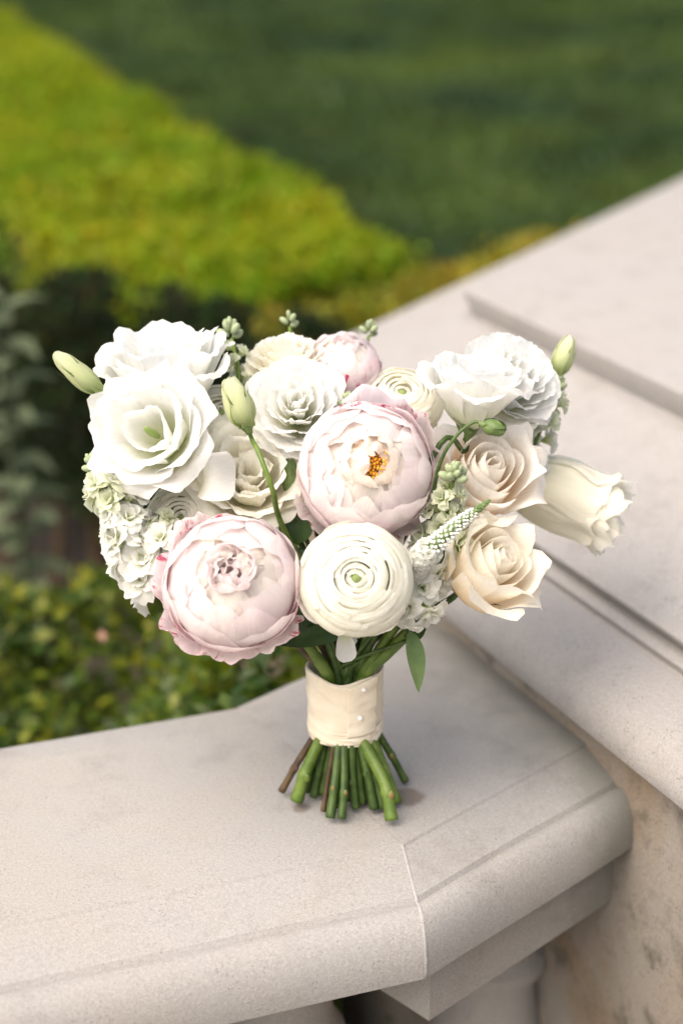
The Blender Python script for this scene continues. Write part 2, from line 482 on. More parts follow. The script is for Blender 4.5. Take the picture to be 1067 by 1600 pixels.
def offset_pts(off, which, end):
    """the point of the mitre or the end at distance off in front of the flat edge"""
    if end == 'mitre':
        return isect(P1 + nL * off, dL, P1 + nR * off * (0.84 if off > 0 else 1), dR)
    if which == 'L':
        return P1 + nL * off - dL * 1.9
    return isect(P1 + nR * off * (0.84 if off > 0 else 1), dR, pA + nA * 0.2515, Adir)

cop = [(-0.212, 0.0)]
cop += [(-0.003, 0.0), (-0.001, -0.0005), (0.001, -0.0024), (0.044, -0.0120), (0.0475, -0.0128), (0.0505, -0.0162), (0.0545, -0.0142)]
for i in range(1, 13):
    t = i / 12 * math.pi * 0.55
    cop.append((0.0565 + 0.0265 * math.sin(t), -0.0450 + 0.0320 * math.cos(t) - 0.008 * (i / 12) ** 2))
cop += [(0.072, -0.0605), (0.062, -0.0612), (0.058, -0.0625), (0.058, -0.072), (0.047, -0.073)]
back = [(-0.262, -0.073), (-0.273, -0.060), (-0.278, -0.045), (-0.272, -0.022), (-0.258, -0.009), (-0.252, -0.007), (-0.216, -0.0005)]
ring_prof = cop + back

def coping_mesh(name, which, gap):
    V, F = [], []
    n = len(ring_prof)
    ends = [('end', 0), ('mitre', gap)] if which == 'L' else [('mitre', gap), ('end', 0)]
    d = dL if which == 'L' else dR
    steps = 26
    for k in range(steps + 1):
        t = k / steps
        for off, z in ring_prof:
            e0 = offset_pts(off, which, ends[0][0]) + (d * gap if ends[0][0] == 'mitre' else 0)
            e1 = offset_pts(off, which, ends[1][0]) - (d * gap if ends[1][0] == 'mitre' else 0)
            p = e0 + (e1 - e0) * t
            w = 0.0009 * noise.noise(Vector((p[0] * 9, p[1] * 9, z * 30)))
            V.append((p[0] + w, p[1] - w, z + 0.0006 * noise.noise(Vector((p[0] * 6, p[1] * 6, 3)))))
    for k in range(steps):
        for i in range(n):
            j = (i + 1) % n
            F.append((k * n + i, k * n + j, (k + 1) * n + j, (k + 1) * n + i))
    F.append(tuple(range(n))); F.append(tuple(reversed(range(steps * n, (steps + 1) * n))))
    me = mesh_py(name, V, F, True)
    import bmesh
    bm = bmesh.new(); bm.from_mesh(me); bmesh.ops.recalc_face_normals(bm, faces=bm.faces); bm.to_mesh(me); bm.free()
    for p in me.polygons: p.use_smooth = True
    autosmooth(me, 30)
    return me

bal = tag(empty('balustrade', (0.0, 1.1, GZ)), 'pale limestone balustrade whose angled coping carries the bouquet', 'balustrade')
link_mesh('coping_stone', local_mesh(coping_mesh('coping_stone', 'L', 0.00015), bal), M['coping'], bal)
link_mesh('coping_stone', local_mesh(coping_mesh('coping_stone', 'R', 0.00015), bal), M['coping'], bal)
# mortar smeared along the front of the joint
V, F = [], []
cm = cop[2:]
n = len(cm)
for i, (off, z) in enumerate(cm):
    a = cm[max(0, i - 1)]; b = cm[min(n - 1, i + 1)]
    tx, tz = b[0] - a[0], b[1] - a[1]; L = math.hypot(tx, tz) or 1
    nx, nz = -tz / L, tx / L
    wd = 0.0012 + 0.0012 * abs(noise.noise(Vector((i * 0.7, 1, 5))))
    jit_ = 0.0012 * noise.noise(Vector((i * 0.9, 4, 2)))
    for (e, sh) in ((0.0002, -wd), (0.0009, jit_), (0.0002, wd)):
        p = offset_pts(off + nx * e, 'L', 'mitre') + (dL + dR) / 2 * sh
        V.append((p[0], p[1], z + nz * e))
for i in range(n - 1):
    for k in (0, 1):
        F.append((i * 3 + k, i * 3 + k + 1, i * 3 + k + 4, i * 3 + k + 3))
link_mesh('mortar_joint', local_mesh(mesh_py('mortar_joint', V, F, True), bal), M['mortar'], bal)

# rail under the coping, deeper block before the pier
def prism(name, poly, z0, z1, bev=0.004):
    c = np.mean(poly, axis=0)
    V = [];
    for z, b in ((z0, bev), (z0 + bev, 0), (z1, 0)):
        for p in poly:
            v = c - p; v = v / np.linalg.norm(v)
            q = p + v * b
            V.append((q[0], q[1], z))
    m = len(poly); F = [tuple(reversed(range(m))), tuple(range(2 * m, 3 * m))]
    for k in (0, m):
        for i in range(m):
            j = (i + 1) % m
            F.append((k + i, k + j, k + m + j, k + m + i))
    me = mesh_py(name, V, F)
    import bmesh
    bm = bmesh.new(); bm.from_mesh(me); bmesh.ops.recalc_face_normals(bm, faces=bm.faces); bm.to_mesh(me); bm.free()
    return me
def rail_poly(o0, o1, s0, s1, which):
    if which == 'R':
        a0 = P1 + nR * o0; a1 = P1 + nR * o1
        def cut(p): return isect(p, dR, pA + nA * 0.2515, Adir)
        return [a0 + dR * s0, cut(a0), cut(a1), a1 + dR * s0]
    return [P1 + nL * o0 - dL * s1, P1 + nL * o0 + dL * s0, P1 + nL * o1 + dL * s0, P1 + nL * o1 - dL * s1]
link_mesh('rail_block', local_mesh(prism('rail_block', rail_poly(0.047, -0.235, -0.018, 0, 'R'), -0.128, -0.0731), bal), M['coping'], bal)

bprof = [(0.060, -0.205), (0.066, -0.204), (0.066, -0.190), (0.052, -0.186), (0.046, -0.176), (0.050, -0.160), (0.060, -0.150), (0.062, -0.142), (0.058, -0.132)]
def baluster_mesh():
    # turned shaft: collar under the square top, neck, belly, foot
    p = [(0.056, 0.0), (0.062, -0.006), (0.065, -0.016), (0.062, -0.027), (0.052, -0.032), (0.047, -0.038), (0.042, -0.055), (0.041, -0.085),
         (0.046, -0.10), (0.052, -0.106), (0.052, -0.116), (0.044, -0.122), (0.042, -0.14), (0.050, -0.19), (0.066, -0.26), (0.082, -0.33), (0.086, -0.38),
         (0.078, -0.43), (0.062, -0.465), (0.056, -0.48), (0.060, -0.49), (0.070, -0.497), (0.074, -0.51), (0.070, -0.522), (0.076, -0.53), (0.076, -0.56)]
    me = lathe('baluster', list(reversed(p)), 28)
    autosmooth(me, 40)
    return me
bm_ = baluster_mesh()
bpos = []
mR = P1 + nR * (-0.085)
c0 = mR + dR * 0.205
bpos.append((c0, -0.1283))
for s in (0.07, 0.29, 0.51, 0.73, 0.95, 1.17, 1.39, 1.61):
    bpos.append((P1 + nL * (-0.085) - dL * s, -0.0945))
for (p, z) in bpos:
    b = link_mesh('baluster', bm_, M['coping'], bal)
    b.location = Vector((p[0], p[1], z)) - Vector((0.0, 1.1, GZ))
    b.scale = (1, 1, (z - (GZ + 0.115)) / 0.56)
    if z > -0.1:
        b.location.z -= 0.0
ab = box_mesh('abacus', 0.15, 0.15, 0.021)
for (p, z) in bpos[1:]:
    o = link_mesh('abacus', ab, M['coping'], bal)
    o.location = Vector((p[0], p[1], -0.0942)) - Vector((0, 1.1, GZ)); o.rotation_euler.z = R_(19.6)
mP = isect(P1 + nL * 0.06, dL, P1 + nR * 0.06, dR)
link_mesh('plinth', local_mesh(prism('plinth', rail_poly(0.075, -0.26, 0.02, 1.9, 'L'), GZ - 0.02, GZ + 0.115), bal), M['coping'], bal)
link_mesh('plinth', local_mesh(prism('plinth', rail_poly(0.07, -0.255, 0.0, 0, 'R'), GZ - 0.02, GZ + 0.112), bal), M['coping'], bal)

# ------------------------------------------------------------------ hedges, shrub, plant, grass
def leaves(name, P, N, size, tints, spread=0.9, long=1.6):
    """a cloud of little leaves: P points, N preferred normals"""
    n = len(P)
    N = N + RNG.normal(0, spread, (n, 3)); N /= np.linalg.norm(N, axis=1)[:, None]
    t = RNG.normal(0, 1, (n, 3)); t -= N * (t * N).sum(1)[:, None]; t /= np.linalg.norm(t, axis=1)[:, None]
    b = np.cross(N, t)
    s = size * RNG.uniform(0.65, 1.3, (n, 1))
    v0 = P; v1 = P + t * s * long * 0.5 + b * s * 0.42 + N * s * 0.08; v2 = P + t * s * long - N * s * 0.10; v3 = P + t * s * long * 0.5 - b * s * 0.42 + N * s * 0.08
    V = np.stack([v0, v1, v2, v3], 1).reshape(-1, 3)
    F = np.arange(4 * n).reshape(n, 4)
    c = np.repeat(tints, 4, axis=0)
    return mesh_np(name, V, F, None, True, c)

def fbm(x, y, sc, seed=0.0):
    return np.array([noise.fractal(Vector((a * sc, b * sc, seed)), 1.0, 2.0, 3) for a, b in zip(x, y)])

def quad_pts(poly, n):
    """random points inside a convex quadrilateral"""
    p = [np.array(q) for q in poly]
    u, v = RNG.random((n, 1)), RNG.random((n, 1))
    return p[0] * (1 - u) * (1 - v) + p[1] * u * (1 - v) + p[2] * u * v + p[3] * (1 - u) * v

def hedge(name, poly, z_top, n_top, n_side, size, mat, label, side_mul=1.0, cat='hedge', group=None, top_tint=((0.8, 1.15), (0.8, 1.15))):
    c = np.mean(poly, axis=0)
    root = tag(empty(name, (c[0], c[1], GZ)), label, cat, group)
    q = quad_pts(poly, n_top)
    bump = fbm(q[:, 0], q[:, 1], 3.0, 1.3) * 0.045 + fbm(q[:, 0], q[:, 1], 11.0, 4.1) * 0.03
    P = np.column_stack([q, z_top + bump + RNG.uniform(-0.05, 0.015, n_top)])
    N = np.tile([0, 0, 1.0], (n_top, 1))
    Ps, Ns = [P], [N]
    m = len(poly)
    per = [np.linalg.norm(np.array(poly[(i + 1) % m]) - np.array(poly[i])) for i in range(m)]
    for i in range(m):
        a, b = np.array(poly[i]), np.array(poly[(i + 1) % m])
        k = int(n_side * per[i] / sum(per))
        t, h = RNG.random((k, 1)), RNG.random((k, 1))
        d = (b - a) / per[i]; nn = np.array([d[1], -d[0]])
        if np.dot(nn, a - c) < 0: nn = -nn
        xy = a + (b - a) * t + nn * (0.03 * np.sin(t * per[i] * 9)[:] + RNG.uniform(-0.06, 0.03, (k, 1)))
        Ps.append(np.column_stack([xy, GZ + 0.05 + (z_top - GZ - 0.05) * h[:, 0] ** 0.8]))
        Ns.append(np.tile([nn[0], nn[1], 0.45], (k, 1)))
    P = np.vstack(Ps); N = np.vstack(Ns)
    n = len(P)
    t = np.column_stack([RNG.uniform(0.72, 1.25, n), RNG.uniform(0.8, 1.2, n), RNG.uniform(0.5, 1.5, n)])
    patch = fbm(P[:, 0], P[:, 1], 2.2, 7.7)
    patch2 = fbm(P[:, 0], P[:, 1], 8.0, 2.2)
    t[:, 0] *= 1 + 0.2 * patch + 0.15 * patch2; t[:, 1] *= 1 + 0.1 * patch + 0.15 * patch2
    f = link_mesh('foliage', local_mesh(leaves('foliage', P, N, size, t), root), mat, root)
    f['kind'] = 'stuff'
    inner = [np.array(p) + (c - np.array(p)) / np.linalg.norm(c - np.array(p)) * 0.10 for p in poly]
    core = prism('shade_core', inner, GZ - 0.02, z_top - 0.05, 0.02)  # solid block whose dark colour stands for shade within the hedge
    link_mesh('shade_core', local_mesh(core, root), M['core'], root)
    return root

hz = -0.19
hedge('boxwood_hedge', [(0.16, 3.68), (-1.68, 8.62), (-2.75, 8.3), (-0.83, 4.10), (-0.36, 3.20)][:3] + [(-0.40, 3.22)], hz, 64000, 26000, 0.019, M['hedge'],
      'long clipped yellow-green boxwood hedge running diagonally away along the lawn')
hedge('boxwood_hedge', [(-0.16, 3.10), (0.44, 3.86), (1.35, 4.9), (1.75, 4.4), (0.20, 2.75)][:2] + [(1.5, 3.4), (0.35, 2.7)], hz - 0.005, 24000, 8000, 0.016, M['hedge_gold'],
      'low golden-brown boxwood hedge seen just above the stone pier edge')

# dome-shaped young box shrub behind the coping
root = tag(empty('box_shrub', (-0.55, 1.75, GZ)), 'leafy green box shrub growing close behind the coping, lower left', 'shrub')
nn = 34000
x = RNG.uniform(-1.6, 0.16, nn); y = RNG.uniform(1.36, 2.30, nn)
ok = (-nA[0] * x - nA[1] * y) < 0.70
ok &= ((y - P1[1]) * dL[0] - (x - P1[0]) * dL[1]) > 0.30
x, y = x[ok], y[ok]; nn = len(x)
top = -0.265 + 0.24 * np.clip((x + 0.30) / 0.22, 0, 1) ** 1.2 * np.clip((1.95 - y) / 0.3, 0, 1) + 0.10 * fbm(x, y, 3.2, 2.0) + 0.06 * fbm(x, y, 9.0, 5.0) - 0.12 * np.clip((1.55 - y) / 0.2, 0, 1) - 0.25 * np.clip((y - 2.15) / 0.15, 0, 1)
depth = np.where(RNG.random(nn) < 0.22, RNG.uniform(0, 0.4, nn), RNG.exponential(0.045, nn))
P = np.column_stack([x, y, top - depth])
N = np.tile([0, -0.35, 1.0], (nn, 1))
hue = RNG.random(nn)
t = np.column_stack([0.35 + 1.7 * hue ** 2.6, 0.5 + 1.15 * hue ** 1.8, 0.6 + 0.6 * RNG.random(nn)])
f = link_mesh('foliage', local_mesh(leaves('foliage', P, N, 0.0165, t, 0.75, 1.5), root), M['box'], root); f['kind'] = 'stuff'
link_mesh('dark_core', local_mesh(prism('dark_core', [np.array(q) for q in ((-1.5, 1.38), (-0.45, 1.40), (-0.22, 1.44), (0.0, 1.52), (-0.10, 2.0), (-1.5, 2.1))], GZ - 0.02, -0.44, 0.03), root), M['core'], root)  # solid block, its dark colour standing for shade under the shrub
for i in range(14):
    bx, by = -1.4 + 0.115 * i, random.uniform(1.6, 2.1)
    tz = -0.42
    me = tube('branch', [(bx, by, GZ - 0.02), (bx + random.uniform(-.05, .05), by, -0.62), (bx + random.uniform(-.1, .1), by + random.uniform(-.1, .1), tz)], [0.009, 0.006, 0.003], 6, 8)
    link_mesh('branch', local_mesh(me, root), M['twig'], root)
# fallen pinkish leaf lying on the shrub
pl = at(163, 1003, 1.95)
me = leaves('fallen_leaf', np.array([[0, 0, 0.0]]), np.array([[0, -0.6, 1.0]]), 0.016, np.ones((1, 3)), 0.02, 1.3)
fl = tag(link_mesh('fallen_leaf', me, M['dryleaf']), 'small pinkish brown leaf caught on the green box shrub', 'leaf')
fl.location = pl

# dark foliage added before the hedge to stand for its shaded side
root = tag(empty('hedge_shade_foliage', (-0.50, 3.0, GZ)), 'added dark foliage standing for the shaded side of the yellow hedge', 'shrub')
nn = 16000
x = RNG.uniform(-1.0, 0.06, nn); hh = RNG.random(nn)
y0 = 3.02 - 0.62 * (x + 0.2) + 0.05 * fbm(x, hh, 4.0, 9.0)
P = np.column_stack([x, y0 + RNG.uniform(-0.02, 0.10, nn) + 0.10 * hh, GZ + 0.25 + (0.42 + 0.10 * fbm(x, x * 0, 5.0, 6.0)) * hh])
t = np.column_stack([RNG.uniform(.6, 1.5, nn), RNG.uniform(.7, 1.4, nn), RNG.uniform(.6, 1.3, nn)])
f = link_mesh('foliage', local_mesh(leaves('foliage', P, np.tile([-0.2, -1.0, 0.5], (nn, 1)), 0.018, t, 0.8, 1.6), root), M['hedge_shade'], root); f['kind'] = 'stuff'
for i in range(9):
    bx = -0.95 + 0.11 * i; by = 3.08 - 0.62 * (bx + 0.2)
    link_mesh('branch', local_mesh(tube('branch', [(bx, by, GZ - 0.02), (bx + random.uniform(-.04, .04), by + .03, -0.6), (bx + random.uniform(-.06, .06), by + .05, -0.3)], [0.011, 0.008, 0.003], 6, 8), root), M['twig'], root)  # branches made for the added hedge shade foliage

# grey felted plant at the left edge of the bed
root = tag(empty('felted_plant', (-0.535, 2.62, GZ)), 'grey-green felted plant with broad soft leaves in front of the hedge', 'plant')
base = Vector((-0.535, 2.62, GZ))
def leaf_mesh(name, L, W, droop=0.5, fold=0.25, wave=0.04, nu=7, nv=12, tipp=0.75):
    V, uv, F = [], [], []
    for j in range(nv + 1):
        v = j / nv
        w = W * (math.sin(math.pi * v ** tipp) ** 0.8 if 0 < v < 1 else 0.02)
        y = L * (math.sin(droop * v) / droop if droop else v); z = -L * ((1 - math.cos(droop * v)) / droop if droop else 0)
        for i in range(nu + 1):
            u = i / nu * 2 - 1
            V.append((u * w, y, z + abs(u) * w * fold + wave * W * math.sin(v * 9 + u * 2) * abs(u)))
            uv.append((i / nu, v))
    for j in range(nv):
        for i in range(nu):
            a = j * (nu + 1) + i
            F.append((a, a + 1, a + nu + 2, a + nu + 1))
    return mesh_np(name, V, F, uv)
fleaf = leaf_mesh('leaf', 0.11, 0.026, 0.9)
stalk = local_mesh(tube('stalk', [base, base + Vector((0.0, 0, 0.45)), base + Vector((-0.02, 0, 0.86))], [0.010, 0.007, 0.004], 6, 10), root)
link_mesh('stalk', stalk, M['woolly'], root)
for k in range(46):
    h = 0.16 + 0.70 * k / 46
    a = k * 2.4
    o = link_mesh('leaf', fleaf, M['woolly'], root)
    o.location = (0.0, 0, h)
    o.rotation_euler = (R_(random.uniform(5, 50)), 0, a)
    s = 1.15 - 0.5 * (h / 0.9) + random.uniform(-0.1, 0.1)
    o.scale = (s, s, s)

# grass blades over the part of the lawn in view
ng = 110000
gy = 3.7 + 14.5 * RNG.random(ng) ** 1.3
gx = (RNG.random(ng) * 2 - 1) * (0.35 + gy * 0.24)
keep = ~((gx < 0.16 - (gy - 3.7) * 0.37) & (gy < 9)) 
gx, gy = gx[keep], gy[keep]; ng = len(gx)
hgt = RNG.uniform(0.025, 0.055, ng); ang = RNG.uniform(0, 2 * math.pi, ng); wd = 0.006 + 0.0007 * gy
lean = RNG.normal(0, 0.018, (ng, 2))
V = np.empty((ng, 3, 3))
V[:, 0] = np.column_stack([gx - np.cos(ang) * wd, gy - np.sin(ang) * wd, np.full(ng, GZ)])
V[:, 1] = np.column_stack([gx + np.cos(ang) * wd, gy + np.sin(ang) * wd, np.full(ng, GZ)])
V[:, 2] = np.column_stack([gx + lean[:, 0], gy + lean[:, 1], GZ + hgt])
pat = fbm(gx, gy, 0.9, 3.3); pat2 = fbm(gx, gy, 2.5, 8.3)
tn = np.column_stack([1.15 + 0.9 * pat + 1.1 * np.clip(pat2, 0, 1), 1.2 + 0.6 * pat + 0.5 * pat2, 1.1 + 0.7 * pat2])
tn = np.clip(tn * RNG.uniform(0.7, 1.3, (ng, 1)), 0.2, 2.5)
g = link_mesh('grass', mesh_np('grass', V.reshape(-1, 3), np.arange(3 * ng).reshape(ng, 3), None, True, np.repeat(tn, 3, axis=0)), M['grass'])
tag(g, 'short dark green grass of the lawn', 'grass', kind='stuff')
# ------------------------------------------------------------------ petals
def curve2(pts, v):
    """smooth profile through (r, z) points at v (array)"""
    P = [np.asarray(p, float) for p in pts]
    P = [2 * P[0] - P[1]] + P + [2 * P[-1] - P[-2]]
    P = np.array(P); m = len(P) - 3
    s = np.clip(v, 0, 1 - 1e-6) * m + np.where(v > 1, (v - 1) * m, 0)
    k = np.clip(s.astype(int), 0, m - 1); t = (s - k)[..., None]
    a, b, c, d = P[k], P[k + 1], P[k + 2], P[k + 3]
    p = 0.5 * (2 * b + (c - a) * t + (2 * a - 5 * b + 4 * c - d) * t ** 2 + (3 * b - a - 3 * c + d) * t ** 3)
    q = 0.5 * ((c - a) + 2 * (2 * a - 5 * b + 4 * c - d) * t + 3 * (3 * b - a - 3 * c + d) * t ** 2)
    return p, q

def wig(u, seed, f=(1.7, 3.1, 5.3, 9.1), a=(1, .7, .5, .3)):
    r = random.Random(seed)
    out = 0 * u
    for ff, aa in zip(f, a):
        out = out + aa * np.sin(ff * u * 2 + r.uniform(0, 6.28))
    return out / sum(a)

def petal(name, prof, W, wb=0.25, Rc=1.0, phi=0.0, R=1.0, edge=0.30, ep=2.4, jag=0.02, fine=0.0, ruf=0.03, rf=3.0, rq=2.0,
          spiral=0.05, crumple=0.015, notch=0.0, roll=0.0, tw=0.0, nu=12, nv=12, seed=0, narrow=0.0, point=0.0, frill=0.0, revolve=False, shift=0.0):
    """one petal: prof is its profile (distance from the flower's axis, height along it); W half width; Rc radius of its cupping"""
    u = np.linspace(-1, 1, nu + 1)[None, :] * np.ones((nv + 1, 1))
    v = np.linspace(0, 1, nv + 1)[:, None] * np.ones((1, nu + 1))
    ue = u[0:1]
    ell = 1 - edge * np.abs(ue) ** ep + jag * wig(ue, seed) + fine * wig(ue, seed + 1, (8, 13, 20), (1, .9, .7)) - notch * np.exp(-(ue / 0.13) ** 2) + point * np.exp(-(np.abs(ue) / 0.22) ** 1.3)
    vv = v * ell
    p, q = curve2(prof, vv)
    q = q / (np.linalg.norm(q, axis=-1, keepdims=True) + 1e-9)
    nin = np.stack([-q[..., 1], q[..., 0]], -1)                 # inner side of the petal
    w = W * (wb + (1 - wb) * np.sin(np.clip(vv * 1.25, 0, 1) * math.pi / 2) ** 0.85) * (1 - narrow * np.clip(vv - 0.6, 0, 1) / 0.4)
    s = u * w
    ang = np.clip(s / Rc, -2.9, 2.9)
    tx = 0 * ang if revolve else Rc * np.sin(ang)
    dn = (0 * ang if revolve else Rc * (1 - np.cos(ang))) - spiral * u
    ph = random.Random(seed + 2).uniform(0, 6.28)
    dn = dn + ruf * (np.clip(vv, 0, 1.1) ** rq) * (np.sin(rf * u * 2 + ph) + 0.6 * np.sin(rf * 1.9 * u * 2 + ph * 2)) * (0.45 + 0.55 * np.abs(u))
    dn = dn + frill * np.clip(vv, 0, 1.1) ** 7 * (np.sin(11 * u + ph) + np.sin(19 * u + 2 * ph))
    rr = random.Random(seed + 3); ox, oy = rr.uniform(0, 50), rr.uniform(0, 50)
    nz = np.array([[noise.noise(Vector((ox + a * 1.8, oy + b * 2.2, seed * .37))) + 0.5 * noise.noise(Vector((ox + a * 4.5, oy + b * 4.5, seed * .71))) for a, b in zip(ra, rb)] for ra, rb in zip(u, v)])
    dn = dn + crumple * nz * np.clip(v * 1.6, 0, 1) - roll * np.clip((np.abs(u) - 0.72) / 0.28, 0, 1) ** 2 * np.clip(vv * 1.3 - .2, 0, 1)
    r = p[..., 0] + nin[..., 0] * dn
    z = p[..., 1] + nin[..., 1] * dn
    tx = tx + tw * v * v
    ca, sa = (np.cos(phi + ang), np.sin(phi + ang)) if revolve else (math.cos(phi), math.sin(phi))
    X = (r * ca - tx * sa) * R; Y = (r * sa + tx * ca) * R; Z = z * R
    if shift:
        g = random.Random(seed + 9)
        k = np.clip(vv, 0, 1.1) ** 2 * R * shift
        X = X + g.uniform(-1, 1) * k; Y = Y + (g.uniform(-1, 1) - 0.5) * k; Z = Z + g.uniform(-.6, .6) * k
    V = np.stack([X, Y, Z], -1).reshape(-1, 3)
    i = np.arange(nv)[:, None] * (nu + 1) + np.arange(nu)[None, :]
    F = np.stack([i, i + 1, i + nu + 2, i + nu + 1], -1).reshape(-1, 4)
    uv = np.stack([(u + 1) / 2, v], -1).reshape(-1, 2)
    return mesh_np(name, V, F, uv)

SEED = [100]
def layer(par, name, mat, n, prof, W, R, jit=0.06, a0=None, gap=None, skip=(), **kw):
    """a whorl of petals, each an object under the flower"""
    a0 = random.uniform(0, 6.28) if a0 is None else a0
    out = []
    for k in range(n):
        SEED[0] += 7
        if k in skip: continue
        s = 1 + random.uniform(-jit, jit)
        d = random.uniform(-jit, jit) * 0.7
        pr = [(max(0.0, r * (1 + d * (i / (len(prof) - 1)))), z * s if i else z) for i, (r, z) in enumerate(prof)]
        me = petal(name, pr, W * random.uniform(0.9, 1.1), phi=a0 + 2 * math.pi * (k + random.uniform(-.12, .12)) / n, R=R, seed=SEED[0], **kw)
        out.append(link_mesh(name, me, mat, par))
    return out

def arc(rho, tip, n=6, base=172, flat=1.0, flare=0.0):
    out = []
    for i in range(n):
        t = i / (n - 1)
        th = R_(base + (tip - base) * t)
        out.append((rho * math.sin(th) * (1 + flare * t ** 4), rho * math.cos(th) * flat))
    return out

WRAP = Vector((0.003, 1.163, 0))
FEET = [onz(*p, 0.0045) for p in ((440, 1238), (464, 1254), (505, 1269), (516, 1280), (534, 1281), (556, 1264), (612, 1284), (585, 1266), (621, 1256), (633, 1222),
                                  (478, 1236), (545, 1250), (600, 1246), (528, 1238), (570, 1235), (495, 1226), (608, 1225), (515, 1222), (588, 1218), (550, 1214), (490, 1245), (565, 1256), (522, 1262), (600, 1262), (540, 1228), (505, 1240), (574, 1248), (612, 1240), (484, 1222), (560, 1222))]
FI = [10]
def flower(name, px, py, t, face, label, cat='flower', roll=None):
    f = facing(*face)
    x = Vector((0, 0, 1)).cross(f)
    if x.length < 1e-3: x = Vector((1, 0, 0))
    x.normalize(); y = f.cross(x)
    m = Matrix((x, y, f)).transposed()
    if roll is not None: m = m @ Matrix.Rotation(roll, 3, 'Z')
    o = empty(name, at(px, py, t), m)
    tag(o, label, cat, 'flowers bound in the bouquet')
    o['_d'] = tuple(f)
    bpy.context.view_layer.update()
    return o

def stem(par, depth, rad, foot=None, mat='stem', slot=None, via=None, end=True, neck=None):
    """the stem from under the bloom, through the ribbon, to its cut end on the stone"""
    p0 = par.matrix_world @ Vector((0, 0, -depth))
    d = par.matrix_world.to_3x3() @ Vector((0, 0, -1))
    i = FI[0]; FI[0] += 1
    short = i >= len(FEET)                                # most stems were cut off inside the ribbon
    foot = FEET[i % len(FEET)]
    fx, fy = foot.x - WRAP.x, foot.y - WRAP.y
    fl = math.hypot(fx, fy) or 1
    k = min(1.0, fl / 0.040) * 0.0215
    cx, cy = fx / fl * k, fy / fl * k * 0.92
    top = Vector((WRAP.x - cx * 0.5 + (p0.x - WRAP.x) * 0.06, WRAP.y + cy * 0.3 + (p0.y - WRAP.y) * 0.06, 0.128))
    w1 = Vector((WRAP.x + cx * 0.45 + (p0.x - WRAP.x) * 0.02, WRAP.y + cy * 0.7, 0.098))
    w2 = Vector((WRAP.x + cx, WRAP.y + cy, 0.058))
    q = p0 + d * (min(0.02, (p0 - via[0]).length * 0.35) if via else min(0.035, max(0.01, (p0 - top).length * 0.3)))
    pts = [p0, q] + (via or []) + [top, w1, w2] if short else [p0, q] + (via or []) + [top, w1, w2, foot * 0.5 + w2 * 0.5, foot]
    me = tube('stem', pts, lambda s: rad * (0.62 + 0.38 * min(1, s * 1.8) + (0 if short else 0.35 * max(0, s - .7) / .3)) * (1 + 0.16 * math.exp(-((s - 0.86) / 0.012) ** 2) + 0.10 * math.exp(-((s - 0.97) / 0.02) ** 2)), 8, 44, True, 0.05)
    if end:
        me.materials.append(M[mat]); me.materials.append(M['stem_end'])
        me.polygons[len(me.polygons) - 1].material_index = 1
    link_mesh('stem', local_mesh(me, par), M[mat], par)

def sepals(par, n, L, W, z0, r0, spread=0.6, mat='sepal', curl=0.3):
    for k in range(n):
        SEED[0] += 3
        pr = [(r0 * 0.3, z0 - r0), (r0 * (0.9 + spread * .3), z0 + L * 0.15), (r0 * (1 + spread), z0 + L * 0.6), (r0 * (1 + spread * (1.2 + curl)), z0 + L)]
        me = petal('sepal', pr, W, wb=0.8, Rc=W * 1.6, phi=2 * math.pi * k / n + random.uniform(-.2, .2), edge=0.75, ep=0.9, jag=0, ruf=0, crumple=0, spiral=0, seed=SEED[0], nu=4, nv=8, narrow=0.0)
        link_mesh('sepal', me, M[mat], par)

def calyx(par, z, r, mat='sepal'):
    me = lathe('calyx', [(0.0025, z - r * 1.1), (r * 0.55, z - r * 0.75), (r * 0.95, z - r * 0.1), (r * 1.02, z + r * 0.3), (r * 0.7, z + r * 0.35)], 12)
    link_mesh('calyx', me, M[mat], par)

